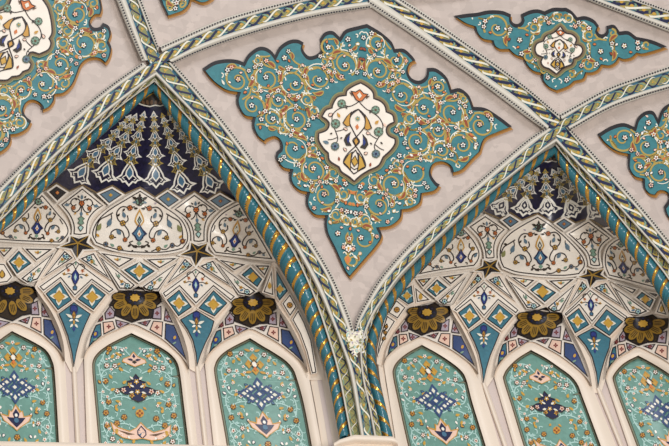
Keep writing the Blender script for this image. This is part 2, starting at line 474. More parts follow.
# outer white mouldings with beads: (band edge, ceiling edge, bead position 0..1)
MOULD = {
 'A': [([(167, 62), (198, 98), (223.5, 130), (248, 163), (273, 198), (292.5, 225), (310.5, 250), (328, 280), (342.5, 317), (349, 334)],
        [(174.5, 63.5), (206, 99), (231.5, 130), (256.5, 163), (281.5, 198), (301, 225), (318.3, 250), (335.5, 281), (349.5, 314), (354, 331)], .72),
       ([(109, -40), (126, 0), (137, 31), (148, 60)], [(100, -40), (116, 0), (128, 30), (141.5, 61)], .62),
       ([(121, -40), (137, 0), (148, 29), (158, 52)], [(125.5, -40), (142, 0), (151, 24), (158.5, 47)], .6)],
 'B': [([(-30, 223), (0, 193), (42.4, 151), (84, 115), (110, 92.5), (147, 66.5)], [(-30, 215), (0, 185), (37, 148.5), (78.5, 110.5), (110, 85), (142.5, 62)], .75),
       ([(169, 60), (200, 44.5), (234, 32), (277, 19.5), (310, 11.2), (345, 5), (372, 1)], [(173.5, 63.5), (200, 52), (234, 39.8), (277, 27), (320, 16.5), (345, 12), (372, 8)], .78),
       ([(162.5, 52), (200, 35), (234, 21.5), (277, 8.5), (310, 0.5), (345, -6), (375, -11)], [(159.5, 46), (200, 28), (226, 17.5), (264, 7), (302, -2), (345, -11), (375, -16)], .6)],
 'C': [([(372, -5), (383, 2.5), (415, 24.5), (445, 46), (482, 73), (520, 100), (549, 126)], [(367, 5), (372, 8.5), (409, 33), (445, 58), (482, 84), (520, 112.5), (546, 131)], .62),
       ([(390, -3), (398, 3), (420, 17), (445, 34), (482, 59.5), (520, 86.5), (545.5, 107.5), (560, 120)], [(400, -3), (410, 3.5), (430, 16.5), (452, 32), (482, 53.5), (520, 81.5), (550, 106.5), (559.5, 114)], .6),
       ([(565, 127), (587, 153), (611, 180), (636, 208), (661, 238), (683, 265), (706, 296), (722, 322), (734, 350), (744, 388), (750, 430), (753, 480)], [(570, 128.5), (593, 152), (618.5, 180), (643.5, 208), (668, 238), (690, 265), (714, 296), (730, 322), (742, 350), (752, 388), (758, 430), (761, 480)], .7)],
 'D': [([(356.5, 330), (363, 317), (375, 296.5), (386.5, 280), (405, 258), (430, 232.5), (455, 209.5), (480, 188.5), (505, 167), (533, 144), (552, 129.5)],
        [(354.5, 330), (357, 318), (369, 295), (380, 277), (400, 253.3), (424.5, 228.5), (450, 205), (475, 183.5), (500, 162), (528, 138.5), (547, 127)], .75),
       ([(568, 126.5), (608, 104), (640, 92), (670, 83.5), (720, 69)], [(570, 131.5), (608, 110.5), (640, 98.5), (670, 89), (720, 74)], .6),
       ([(562, 119.5), (606, 94), (640, 80.5), (670, 71), (720, 56)], [(559.5, 113.5), (606, 88.5), (640, 76), (670, 65.5), (720, 50)], .6)],
 'E': [([(560, -18), (603, 0), (636, 12), (669, 24), (720, 42)], [(544, -17), (587, 0), (628, 16), (669, 32), (720, 51)], .6),
       ([(588, -19), (631, 0), (650, 7), (669, 14), (720, 31)], [(596, -18), (641, 0), (655, 5), (669, 10), (720, 27)], .6)]}

S_RIB = base(0.0)

def guilloche(part, A, B, surf, period=24.0, lift=0.0, small=False, ph=0.0):
    n = max(60, int(length(A) / 1.5)); A = resample(A, n); B = resample(B, n)
    L = 0.5 * (length(A) + length(B)); s = np.linspace(0, L, n)
    wid = float(np.mean(np.hypot(*(B - A).T)))
    def at(v): return A + (B - A) * np.asarray(v)[:, None]
    k = 2 * math.pi / period; ph_ = k * s + ph
    part.strip(A, B, surf, 'tile_teal' if not small else 'olive', (lift, lift))
    part.strip(at(np.full(n, .10)), at(np.full(n, .90)), surf, 'steel_blue' if not small else 'leaf_green', (lift + .002, lift + .002))
    part.strip(at(np.full(n, .22)), at(np.full(n, .78)), surf, 'olive', (lift + O1, lift + O1))
    w = max(1.0, wid * 0.15)
    def strand(off, wave, keep, m, wd, lo):
        V = at(.5 + off * np.sin(wave)); g = keep(np.cos(wave), np.sin(wave)); i = 0
        while i < n:
            if g[i]:
                j = i
                while j + 1 < n and g[j + 1]: j += 1
                if j - i >= 3:
                    t = np.linspace(0, 1, j - i + 1)
                    part.ribbon(V[i:j + 1], wd * np.clip(np.minimum(t, 1 - t) * 6, .25, 1), surf, m, lo)
                i = j + 1
            else: i += 1
    every = lambda c, q: c > -2
    strand(.40, ph_ + 1.3, every, 'vine_gold', w * .75, lift + .005)
    strand(.40, ph_ + math.pi, every, 'navy', w * 1.25, lift + .007)
    strand(.30, ph_ + math.pi + .9, lambda c, q: c < .3, 'leaf_green' if not small else 'vine_gold', w * .9, lift + .009)
    strand(.40, ph_, lambda c, q: c > -.82, 'pale' if not small else 'ridge', w * .9, lift + O3)
    strand(.38, ph_, lambda c, q: c <= -.8, 'olive' if not small else 'brown', w * 1.0, lift + .010)
    kk = int(L / period * 2)
    for i in range(kk):
        sc = (i + .5) * period / 2 - ph / k
        j = int(sc / L * (n - 1))
        if 2 < j < n - 3:
            t = A[j + 1] - A[j - 1]; a = math.atan2(t[1], t[0]); c = (A[j] + B[j]) / 2
            part.fan(ell(c, wid * .13, wid * .10, a, 6), surf, 'gold' if not small else 'brown', lift + .0085)
            if not small:
                for sg in (-1, 1):
                    q = A[j] + (B[j] - A[j]) * (.5 + sg * .42)
                    part.fan(ell(q, wid * .2, wid * .06, a, 6), surf, 'navy' if sg * (i % 2 * 2 - 1) > 0 else 'vine_gold', lift + .0045)

def bead_row(part, A, B, surf, pos, lift):
    n = int(length(A) / 2.75); A = resample(A, n); B = resample(B, n); C = A + (B - A) * pos
    for i in range(n - 1):
        t = C[i + 1] - C[i]
        part.fan(ell(C[i], 1.1, 1.0, math.atan2(t[1], t[0]), 6), surf, 'bead', lift)

RIBS = {
 'A': (RIB_A, (250, 170), 'guilloche rib sweeping from central pier up over left arch to the top left edge', 1.0),
 'B': (RIB_B, (40, 160), 'guilloche rib rising from left edge over the left arch and curving along the top', 2.0),
 'C': (RIB_C, (470, 60), 'guilloche rib running from the top centre down over the right arch to the right edge', 0.3),
 'D': (RIB_D, (480, 190), 'guilloche rib climbing from central pier over the right arch and bending to the right edge', 1.5),
 'E': (RIB_E, (650, 12), 'guilloche rib crossing only the top right corner above the flattened medallion', 0.6)}
for key, (bands, c, lab, ph) in RIBS.items():
    t = thing('vault_rib', lab, 'vault rib', c, S_RIB, 'guilloche ribs of the vault')
    lf = {'A': 0.0, 'B': 0.012, 'C': 0.0, 'D': 0.012, 'E': 0.0}[key]
    A = curve(bands[0], 220); B = curve(bands[1], 220)
    p = Part(); guilloche(p, A, B, S_RIB, 24.0, lf, ph=ph)
    p.strip(A, A, S_RIB, 'ridge', (lf, -0.1)); p.strip(B, B, S_RIB, 'ridge', (lf, -0.1))
    sub(p, 'guilloche_band', t, t)
    for (ea, eb, pos) in MOULD[key]:
        ea = curve(ea, 120); eb = curve(eb, 120)
        p = Part(); w = np.mean(np.hypot(*(eb - ea).T))
        hi = .045
        p.strip(ea, eb, S_RIB, 'ridge', (lf + .006, hi * .8, hi, hi * .9, hi * .55, .012, .012, -.09))
        p.strip(ea, ea, S_RIB, 'ridge', (lf + .006, -.05))
        m = sub(p, 'moulding', t, t)
        q = Part(); bead_row(q, ea, eb, S_RIB, max(pos, .66), .05)
        sub(q, 'bead_row', m, t)

# glare painted as a pale patch with chips where the two ribs meet
t = thing('painted_glare', 'pale patch of painted glare where two guilloche ribs merge above the pier', 'painted glare', (355, 341), S_RIB)
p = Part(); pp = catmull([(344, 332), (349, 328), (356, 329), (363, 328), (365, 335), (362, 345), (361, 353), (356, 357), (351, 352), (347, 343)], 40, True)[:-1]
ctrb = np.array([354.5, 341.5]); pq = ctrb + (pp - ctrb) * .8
p.poly(pq, S_RIB, 'glare_pale', .03, 5); p.skirt(pq, S_RIB, 'glare_pale', .03, -.03); sub(p, 'glare_face', t, t)
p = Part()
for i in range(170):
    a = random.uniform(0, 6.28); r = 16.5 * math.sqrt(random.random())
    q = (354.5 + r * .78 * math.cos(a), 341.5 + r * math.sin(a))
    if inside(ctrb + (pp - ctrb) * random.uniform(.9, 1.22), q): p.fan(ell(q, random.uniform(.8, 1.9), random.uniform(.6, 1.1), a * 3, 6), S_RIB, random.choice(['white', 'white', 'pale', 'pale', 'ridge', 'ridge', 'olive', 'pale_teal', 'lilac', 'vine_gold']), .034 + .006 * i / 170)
sub(p, 'glare_chips', t, t)

# ------------------------------------------------------------------ arch mouldings and ropes
def joined(a, b, n=220):     # left leg reversed + right leg
    return np.r_[curve(a, n)[::-1], curve(b, n)[1:]]

def arch(tag, Lg, Rg, lab, c):
    t = thing('arch_moulding', lab, 'arch moulding', c, S_RIB, 'pointed arch mouldings')
    for legs, nm in ((Lg, 'l'), (Rg, 'r')):
        b3 = curve(legs['B3'], 200); b4 = curve(legs['B4'], 200); b1 = curve(legs['B1'], 200)
        p = Part(); p.strip(b4, b3, S_RIB, 'ridge', (-.02, .045, .06, .045, -.05)); sub(p, 'ridge_moulding', t, t)
        p = Part()
        if 'B2' in legs:
            b2 = curve(legs['B2'], 200)
            guilloche(p, b3, b2, S_RIB, 17.0, -.05, True)
            sub(p, 'narrow_guilloche', t, t)
            p = Part(); p.strip(b2, b1, S_RIB, 'ridge', (-.05, -.02, -.015, -.03, -.12)); sub(p, 'thin_moulding', t, t)
        else:
            n0 = 128
            guilloche(p, b3[n0:], b1[n0:], S_RIB, 15.0, -.05, True)
            p.strip(b3[:n0 + 1], b1[:n0 + 1], S_RIB, 'ridge', (-.05, -.12))
            sub(p, 'narrow_guilloche', t, t)
    return t

arch('L', LL, LR, 'white pointed moulding with narrow guilloche framing the left arch', (155, 74))
arch('R', RL, RR, 'white pointed moulding with narrow guilloche framing the right arch', (556, 140))

def rope(legs, lab, c, sign):
    t = thing('rope_moulding', lab, 'rope moulding', c, S_RIB, 'twisted turquoise and gold ropes')
    for lg, hand in zip(legs, sign):
        b0 = curve(lg['B0'], 400); b1 = curve(lg['B1'], 400)
        n = int(length(b1) / 1.3); b0 = resample(b0, n); b1 = resample(b1, n)
        q = Part(); q.strip(b1, b0, S_RIB, 'tile_teal', (-.12, -.26)); sub(q, 'rope_bed', t, t)
        mid = 0.5 * (b0 + b1); wpx = np.hypot(*(b1 - b0).T)
        C3 = S_RIB.pts(mid[:, 0], mid[:, 1], -.13); A3 = S_RIB.pts(b1[:, 0], b1[:, 1], -.13); D3 = S_RIB.pts(b0[:, 0], b0[:, 1], -.13)
        tan = np.gradient(C3, axis=0); tan /= np.linalg.norm(tan, axis=1)[:, None]
        e1 = A3 - D3; e1 -= (e1 * tan).sum(1)[:, None] * tan
        rad = .47 * np.linalg.norm(e1, axis=1); rad = np.convolve(np.pad(rad, 12, 'edge'), np.ones(25) / 25, 'valid')
        e1 /= np.linalg.norm(e1, axis=1)[:, None]; e2 = np.cross(tan, e1)
        K = 24; s = np.r_[0, np.cumsum(np.linalg.norm(np.diff(C3, axis=0), axis=1))]
        per = 15.0 * s[-1] / length(mid)
        th = np.linspace(0, 2 * math.pi, K, endpoint=False)
        ph = (2 * th[None] / (2 * math.pi) + s[:, None] / per * hand) % 1.0     # two-start twist
        cuts = ((0, .29), (.29, .53), (.53, .77), (.77, 1.0)); lobe = np.zeros_like(ph); idx = np.zeros(ph.shape, int)
        for i, (a, b) in enumerate(cuts):
            m = (ph >= a) & (ph < b); lobe[m] = np.sqrt(np.maximum(np.sin(math.pi * (ph[m] - a) / (b - a)), 0)); idx[m] = i
        R = rad[:, None] * (.70 + .34 * lobe)
        P = C3[:, None] + R[..., None] * (np.cos(th)[None, :, None] * e1[:, None] + np.sin(th)[None, :, None] * e2[:, None])
        gold = Part(); teal = Part(); V = P.reshape(-1, 3)
        fg, ft = [], []
        for i in range(n - 1):
            for k in range(K):
                f = (i * K + k, i * K + (k + 1) % K, (i + 1) * K + (k + 1) % K, (i + 1) * K + k)
                (fg if idx[i, k] == 0 else ft).append(f)
        for part, fs, m in ((gold, fg, 'gold_leaf'), (teal, ft, 'rope_teal')):
            used = sorted({a for f in fs for a in f}); mp = {a: b for b, a in enumerate(used)}
            part.raw(V[used], [tuple(mp[a] for a in f) for f in fs], m, True)
        sub(teal, 'turquoise_strand', t, t); sub(gold, 'gilt_strand', t, t)

rope((LL, LR), 'twisted turquoise and gilt rope moulding round the left arch', (153, 90), (1, -1))
rope((RL, RR), 'twisted turquoise and gilt rope moulding round the right arch', (555, 150), (1, -1))

# ------------------------------------------------------------------ ceiling between the ribs
def mid_of(b): return 0.5 * (curve(b[0], 200) + curve(b[1], 200))
mA, mB, mC, mD, mE = (mid_of(b) for b in (RIB_A, RIB_B, RIB_C, RIB_D, RIB_E))
def cutc(c, lo, hi):
    m = [i for i in range(len(c)) if lo(c[i]) and hi(c[i])]
    return c[m[0]:m[-1] + 1]
XL = np.array([158, 62.]); XR = np.array([558, 125.]); XT = np.array([386, -6.]); XB = np.array([352, 338.])
def near(c, p): return int(np.argmin(np.hypot(*(c - p).T)))
def seg(c, p, q):
    i, j = near(c, p), near(c, q)
    return c[i:j + 1] if i <= j else c[j:i + 1][::-1]
S_CEIL = base(.10)
p = Part()
p.poly(np.r_[seg(mA, XL, XB), seg(mD, XB, XR), seg(mC, XR, XT), seg(mB, XT, XL)], S_CEIL, 'ceiling_stone', 0, 22)
p.poly(np.r_[seg(mB, (-30, 231), XL), seg(mA, XL, (115, -40)), [(-60, -60), (-60, 240)]], S_CEIL, 'ceiling_stone', 0, 22)
p.poly(np.r_[seg(mA, (115, -40), XL), seg(mB, XL, XT), seg(mC, XT, (339, -34)), [(330, -70), (110, -70)]], S_CEIL, 'ceiling_stone', 0, 22)
p.poly(np.r_[seg(mC, XT, XR), seg(mD, XR, (720, 62)), seg(mE, (720, 36), (574, -18)), [(560, -50), (460, -50)], seg(mB, (470, -17), XT)], S_CEIL, 'ceiling_stone', 0, 22)
p.poly(np.r_[seg(mD, (720, 62), XR), seg(mC, XR, (747, 480)), [(850, 480), (850, 60)]], S_CEIL, 'ceiling_stone', 0, 22)
p.poly(np.r_[seg(mE, (574, -18), (720, 36)), [(760, 30), (760, -60), (570, -60)]], S_CEIL, 'ceiling_stone', 0, 22)
p.poly(np.r_[seg(mB, XT, (470, -17)), [(470, -60), (335, -60)], seg(mC, (339, -34), XT)], S_CEIL, 'ceiling_stone', 0, 22)
structure(p, 'ceiling')

# ================================================================== MEDALLIONS
def smooth_cusps(lobes, step=2.0):       # list of lobes; each is a smooth run, runs meet in cusps
    out = []
    for l in lobes:
        l = np.asarray(l, float)
        c = catmull(l, max(3, int(length(l) / step))) if len(l) > 2 else dense(l, step, False)
        out.append(c[:-1])
    return np.concatenate(out)
def runs(pts):                            # '|' marks a cusp at the previous point
    res = []; cur = []
    for a in pts:
        if a == '|': res.append(cur); cur = [cur[-1]]
        else: cur.append(a)
    if len(cur) > 1: res.append(cur)
    return res
C_ = '|'
MED_C = [(202.8, 69), (213.8, 62.2), (226.4, 59.8), (237.4, 60.6), (243.7, 63), C_, (248.4, 55), (257.8, 48), (265.6, 48), (272, 52), (275, 56), C_, (279.8, 47.3), (289.2, 41), (298, 40.3), (303.7, 43.2), C_, (302.5, 48.3), (305.5, 54), (310, 57), (317.6, 54.6), (322.2, 48.3), (320, 39.4), C_,
         (325, 33), (333, 31.8), (340, 38), C_, (345.6, 30.5), (358.3, 26.7), (367.2, 24.6), C_, (381, 33), (391.3, 42), (395, 49.6), C_, (404, 49.6), (411.7, 56), (415.5, 61), C_, (410.4, 63.5), (407.8, 71), (411.7, 78.8), (419.3, 81.3), (425.8, 77), (427.4, 68.6), C_,
         (436.5, 69.3), (446.8, 78), (451.5, 90.3), C_, (460, 89), (469, 96), (473.5, 107.4), C_, (486, 109), (500.4, 118), (512, 127), C_, (497, 133), (485, 139), (480, 152), C_, (472.6, 159), (462.5, 169.7), (452.3, 173.5), C_, (450, 166), (442, 162), (433.3, 164.6), (430.7, 173.5), (435.8, 182.4), (440, 185), C_,
         (434.5, 191), (422, 193.7), C_, (420, 203), (411, 208.5), (402, 210), C_, (400.5, 218.5), (391, 226), (378.8, 228), C_, (382, 236), (377.4, 245), (364, 260.7), (349.6, 277.3), C_, (343.8, 269.7), (334.8, 249.5), (327, 233.8), (324.8, 222.6), (325.9, 215.9), C_, (314.7, 214.8), (308, 208), (306, 200.2), (307.8, 192.5), C_,
         (299, 190.3), (292, 184), (289.5, 176), (291, 169.7), C_, (282, 167.2), (275.8, 158), (277, 152), C_, (281, 148), (279.6, 140.5), (274.5, 136.7), (266.9, 139.2), (264.4, 141.8), C_, (256.7, 135.4), (252.5, 125.2), (253.5, 117.5), C_, (244.4, 115.5), (238.5, 107.3), (236.6, 99.4), (238.3, 92.6), C_, (226.4, 90.4), (215.4, 83.4), (207.6, 75.5), (202.8, 69)]
CAR_C = [(360.7, 82.8), (353.4, 86), (347, 90.6), (346.3, 95.3), C_, (337.7, 96.9), (333, 104), (332.2, 107.9), C_, (326, 110), (322, 116.5), C_, (327, 120), (329.3, 124), (326.7, 130), (318.8, 133.3), C_, (318.8, 140.4), (323.5, 148.3), (328.3, 153), C_, (329.8, 160.8), (339.2, 167), C_, (341.6, 171.8), (348.7, 176.5), (354.2, 181.2), C_,
         (361.2, 175), (369, 170.2), C_, (378.5, 165.5), (383.2, 157), C_, (391, 149.8), (395, 143.5), (395, 138.8), C_, (388.7, 135.7), (386.3, 131), (387.9, 125.5), (394.2, 122), C_, (392.6, 115), (386.3, 111.8), C_, (384.8, 105.5), (380, 100.8), (373.8, 98.5), C_, (373, 92.2), (367.5, 86.7), (360.7, 82.8)]
MED_U = [(454.3, 16.4), (466, 14.5), (477, 13.4), (489, 11), (502, 11.5), (511, 15), C_, (511, 20), (514, 24), (519, 24.3), (522.5, 20), (521, 15), C_, (530, 11), (538, 10), (544.6, 12), C_, (553, 8.5), (562, 8.5), (566, 8.3), C_, (572, 11.8), (577.3, 18), C_, (585, 16.8), (594, 20.4), (599, 26.5), C_, (597, 30), (599, 34), (603, 35), (606.5, 32), (606.4, 26.7), C_,
         (614.2, 25.5), (619.7, 32.2), C_, (628.4, 31.8), (636.5, 37.5), C_, (652, 40.8), (666.8, 47), C_, (655, 51), (642.5, 54.2), (637, 53.4), C_, (631.5, 58), (623.6, 59.6), (619, 58), C_, (615.8, 62.8), (609.5, 66), (601.7, 65.1), C_, (598.3, 70), (592, 73), (586.3, 73), C_, (583.4, 79), (574.4, 81.5), C_, (568.4, 86.5), (556.5, 91), C_,
         (548, 87), (542, 80), (541.6, 73.5), C_, (532.6, 71), (525.5, 64), (523.7, 58.2), C_, (514.7, 55), (508.5, 49.5), C_, (499.8, 49.5), (494, 46), (492, 41), C_, (482, 38.8), (476, 32), (474.5, 26.8), C_, (465, 23.5), (454.3, 16.4)]
CAR_U = [(560.4, 26.3), (553.5, 32.8), (546, 36), (543.5, 41), C_, (537, 43.5), (535, 49), (537, 54.5), (543, 57), C_, (541, 62), (543.5, 66.5), (549, 68.6), C_, (556.5, 74), C_, (564, 67.5), (572, 64), (573.5, 58.5), C_, (579.5, 56), (582.8, 50.7), (580.5, 45.8), (574.6, 44.5), C_, (576.5, 39), (572, 34.3), (565.5, 32.8), (560.4, 26.3)]
MED_L = [(95, -30), (99, -8), (102, 8), (100.4, 15), C_, (95, 15), (90.2, 21.6), (93.5, 28), (100.4, 27.4), (103, 23.4), C_, (109, 26.7), (111, 34.3), (108.5, 41.5), C_, (111.5, 48.3), (109.5, 58), (105.5, 63.5), C_, (99, 58.5), (89, 58.5), (81.3, 64.5), (77.5, 73.7), (72.4, 85), (64, 93), (54.6, 94.5), C_, (54, 101), (49, 107.5), (42, 110.5), C_,
         (41.6, 106), (37.7, 102), (31.4, 100.2), (25.9, 103.7), (23.5, 110.8), (26, 117), (31.4, 121.5), C_, (27.5, 128.5), (19, 133.6), (10.5, 135), C_, (10.8, 141), (7.6, 147), (0, 152.5), (-10, 155), C_, (-40, 160), C_, (-70, 80), C_, (-50, -50), C_, (60, -50), C_, (95, -30)]
CAR_L = [(12, -3), (25, -9), (38, -5), (47, 6), (50, 15), C_, (51.5, 23), (52, 33), (49, 38.5), C_, (51, 43), (48.3, 49.6), (39.4, 53.9), C_, (31, 52), (27.4, 58), (31, 64), C_, (29, 69), (22.9, 71.5), C_, (19, 75.5), (12, 76.5), C_, (7, 80), (-2, 80), C_, (-15, 82), (-26, 60), (-22, 30), (-8, 13), C_, (0, 11), (8, 6.5), (12, -3)]
MED_R = [(597.7, 134.7), (611, 126.9), (623.6, 123.7), (634.6, 127.7), C_, (637.8, 118.3), (645.6, 112), (653.5, 112), (658.2, 119.8), C_, (662, 110), (670, 104), (682, 101), C_, (720, 95), C_, (740, 160), C_, (700, 235), C_, (682, 226), (670, 219.5), (665.5, 213), (664, 207), C_, (667, 203), (668.8, 197.5), (666, 192), (659.4, 191), (655.3, 195.5), C_, (649, 194), (643.5, 187.5), (643, 179), C_, (634, 176.3), (628, 167), (628.5, 154.5), C_, (615.8, 151.2), (604.8, 143.4), (597.7, 134.7)]
MED_T = [(150, -40), C_, (160.4, 0), (164, 8.5), (167.5, 16.5), C_, (175, 14), (183, 11), (189, 5), (190.5, -1), C_, (195, 0.5), (200.5, 2.8), (206, 2.4), (212, -1), C_, (240, -40), C_, (150, -40)]

S_MED = base(.085)
def crescent(pen, c, ang, L, bend, m_out='vine_gold', m_in='rust', w=4.4):
    """curved half-palmette leaf: gold body, red heart"""
    t = np.linspace(0, 1, 10); a = ang + bend * (t - .2); st = L / 9
    P = np.c_[c[0] + np.r_[0, np.cumsum(st * np.cos(a[1:]))], c[1] + np.r_[0, np.cumsum(st * np.sin(a[1:]))]]
    prof = np.sin(math.pi * t ** .7)
    for q in pen._each(P):
        if pen._ok(q):
            sc = 1.0
            pen.p.ribbon(q, .5 + w * prof, pen.s, m_out, O2 + pen.l)
            pen.p.ribbon(q[1:8], .2 + w * .5 * np.sin(math.pi * np.linspace(.1, .95, 7)), pen.s, m_in, O2 + .002 + pen.l)

def arabesque(pen, poly, hole, fr, seed, spirals, nfl):
    rnd = random.Random(seed); inv = np.linalg.inv(np.c_[fr.ex, fr.ey])
    lo = np.min(poly, 0); hi = np.max(poly, 0)
    def free(q, me, mh):
        if not inside(poly, q): return False
        if float(edge_dist(poly, np.array([q[0]]), np.array([q[1]]))[0]) < me: return False
        if hole is not None and (inside(hole, q) or float(edge_dist(hole, np.array([q[0]]), np.array([q[1]]))[0]) < mh): return False
        return True
    cs = []
    for R, gap, tries in ((12.0, 19.5, 2500), (8.5, 15.0, 2000), (5.5, 10.5, 2000), (3.8, 8, 2000)):
        for _ in range(tries):
            q = np.array([rnd.uniform(max(lo[0], -14), min(hi[0], 735)), rnd.uniform(max(lo[1], -14), min(hi[1], 460))])
            l = inv @ (q - fr.c)
            if pen.mir and l[0] < R * .8: continue
            if any(math.hypot(l[0] - a, l[1] - b) < (R + r) * 1.0 + .6 for a, b, r, _ in cs): continue
            if not free(q, R + 1.5, R + 5): continue
            cs.append((l[0], l[1], R, rnd.uniform(0, 6.28)))
    for i, (x, y, r, a0) in enumerate(cs):
        d = 1 if rnd.random() < .5 else -1
        P = pen.spiral((x, y), r * rnd.uniform(.98, 1.14), a0, rnd.uniform(.95, 1.4), 2.2, 'vine_gold', d, O1, .2)
        # a linking tail to the nearest neighbours
        nb = sorted(cs, key=lambda c: math.hypot(c[0] - x, c[1] - y))[1:3]
        for (nx, ny, nr, _) in nb:
            if math.hypot(nx - x, ny - y) > 30: continue
            a = math.atan2(ny - y, nx - x)
            p0 = (x + r * math.cos(a + 1.2 * d), y + r * math.sin(a + 1.2 * d)); p1 = (nx - nr * math.cos(a - 1.2 * d), ny - nr * math.sin(a - 1.2 * d))
            mx = ((p0[0] + p1[0]) / 2 + 2.5 * math.sin(a) * d, (p0[1] + p1[1]) / 2 - 2.5 * math.cos(a) * d)
            pen.line([p0, mx, p1], 1.7, 'vine_gold')
        for k in range(3 if r > 6 else 2):
            a = a0 + d * (.7 + k * 2.1); q = (x + r * 1.02 * math.cos(a), y + r * 1.02 * math.sin(a))
            crescent(pen, q, a + d * 1.25, r * (1.05 if r > 6 else 1.2), d * 1.5, w=min(4.8, r * .42))
        # white vine winding the other way with hooked tendrils
        pen.spiral((x, y), r * 1.28, a0 + 2.6, .62, 1.25, 'pale', -d, O1 + .002, .62)
        for k in range(2):
            a = a0 + 1.4 + k * 2.9; q = (x + r * .95 * math.cos(a), y + r * .95 * math.sin(a))
            pen.line([q, (q[0] + 2.6 * math.cos(a + .9), q[1] + 2.6 * math.sin(a + .9)), (q[0] + 3.4 * math.cos(a + 1.9), q[1] + 3.4 * math.sin(a + 1.9))], 1.2, 'pale', O2)
        if r > 6:
            pen.flower((x + rnd.uniform(-1.6, 1.6), y + rnd.uniform(-1.6, 1.6)), 2.6, rnd.choice(['white', 'white', 'white', 'pale_pink']), rnd.choice(['orange', 'gold', 'navy']), rot=rnd.random())
            for k in range(2):
                a = a0 + 3.5 + k * 2.4; pen.leaf((x + r * .62 * math.cos(a), y + r * .62 * math.sin(a)), a + 1, 3.4, 1.0, rnd.choice(['pale_pink', 'white', 'orange']), 'dark_line')
    pts = [(c[0], c[1], c[2] * .86) for c in cs]; tries = 0; got = 0
    while got < nfl and tries < 9000:
        tries += 1
        q = np.array([rnd.uniform(max(lo[0], -8), min(hi[0], 735)), rnd.uniform(max(lo[1], -8), min(hi[1], 454))])
        l = inv @ (q - fr.c)
        if pen.mir and l[0] < 0: continue
        if pen.mir and abs(l[0]) < 3.5: l[0] = 0; q = fr(l)[0]
        if any(math.hypot(l[0] - a, l[1] - b) < c + 2.3 for a, b, c in pts): continue
        if not free(q, 4.6, 8.0): continue
        k = rnd.random(); l = (float(l[0]), float(l[1]))
        if k < .55: pen.flower(l, rnd.uniform(2.1, 2.6), rnd.choice(['white', 'pale_pink', 'white', 'pale']), rnd.choice(['orange', 'rust', 'navy']), rot=rnd.random()); pts.append((l[0], l[1], 2.6))
        elif k < .8:
            a = rnd.uniform(0, 6.28); pen.leaf(l, a, 4.0, 1.15, rnd.choice(['pale_pink', 'white', 'orange', 'rust']), 'dark_line' if rnd.random() < .6 else 'vine_gold'); pts.append((l[0], l[1], 2))
        else:
            a = rnd.uniform(0, 6.28); pen.line([l, (l[0] + 3 * math.cos(a), l[1] + 3 * math.sin(a)), (l[0] + 5 * math.cos(a + .8), l[1] + 5 * math.sin(a + .8))], 1.2, 'pale'); pts.append((l[0], l[1], 2.2))
        got += 1

def cartouche_art(pen, sx, sy):
    """vines and blossoms of a cream cartouche; sx, sy = half width and half height"""
    kx, ky = sx / 36 / 3.717, sy / 48 / 3.717
    def q(pts): return [((a - 211) * kx, (230 - b) * ky) for a, b in pts]
    w = 1.15 if sx > 30 else .85; z = math.sqrt(kx * ky) * 3.717
    pen.shape(q([(237, 160), (252, 180), (264, 206), (250, 216), (238, 212), (240, 188)]), 'ochre', 'dark_line', .8)
    pen.shape(q([(222, 305), (238, 322), (252, 350), (236, 362), (224, 372), (226, 345)]), 'gold', 'dark_line', .8)
    pen.fill(q([(232, 232), (250, 248), (257, 268), (246, 288), (226, 284), (240, 264)]), 'umber')
    pen.fill(q([(236, 244), (247, 262), (240, 278), (236, 264)]), 'royal', O3)
    pen.line(q([(211, 145), (236, 172), (240, 200), (226, 226), (211, 248)]), w, 'dark_line')
    pen.line(q([(211, 145), (232, 160), (256, 196)]), w, 'dark_line')
    pen.line(q([(211, 248), (224, 262), (216, 276), (211, 282)]), w, 'dark_line')
    pen.line(q([(211, 282), (240, 318), (252, 350), (232, 368), (211, 386)]), w, 'dark_line')
    pen.line(q([(211, 296), (230, 330), (228, 356), (211, 370)]), w * .8, 'dark_line')
    pen.shape(q([(211, 318), (224, 340), (211, 358), (198, 340)]), 'gold', 'dark_line', .7)
    pen.shape(q([(211, 250), (220, 264), (211, 280), (202, 264)]), 'ochre', 'dark_line', .7)
    pen.fill(q([(211, 200), (218, 211), (211, 222), (204, 211)]), 'orange')
    pen.shape(q([(211, 72), (226, 84), (242, 84), (232, 98), (222, 112), (211, 116), (200, 112), (190, 98), (180, 84), (196, 84)]), 'orange', 'dark_line', .8)
    pen.fill(q([(211, 82), (220, 94), (211, 106), (202, 94)]), 'pale', O4)
    pen.fill(q([(232, 92), (250, 88), (238, 102)]), 'brown')
    pen.line(q([(211, 116), (224, 128), (248, 142), (275, 135)]), w * .8, 'dark_line')
    pen.line(q([(248, 142), (284, 158), (304, 184), (303, 212), (289, 242), (279, 268), (287, 292)]), w * .8, 'dark_line')
    pen.line(q([(289, 242), (272, 236), (254, 226)]), w * .7, 'dark_line')
    pen.line(q([(279, 262), (300, 274), (316, 278)]), w * .7, 'dark_line')
    for c, r, col in (((274, 136), 3.6, 'leaf_green'), ((291, 214), 4.0, 'leaf_green'), ((287, 297), 3.6, 'slate')):
        pen.flower(q([c])[0], r * z, col, 'brown' if col != 'slate' else 'navy', 'leaf_rim', 6)
    pen.flower(q([(211, 180)])[0], 2.6 * z, 'leaf_green', 'ochre', None, 6)
    for c, a, L, col in (((276, 188), .9, 5.5, 'ochre'), ((318, 190), 2.4, 4.6, 'pale_pink'), ((310, 290), .15, 6.5, 'slate'), ((246, 228), .2, 4, 'pale_pink'), ((244, 306), .6, 4, 'pale_pink'), ((268, 348), 1.4, 4.4, 'rust'), ((252, 152), .9, 3, 'umber'), ((262, 260), -.5, 3, 'umber'), ((300, 250), -.6, 3.2, 'umber')):
        pen.leaf(q([c])[0], a, L * z, L * .26 * z, col, 'dark_line' if col in ('pale_pink',) else None)

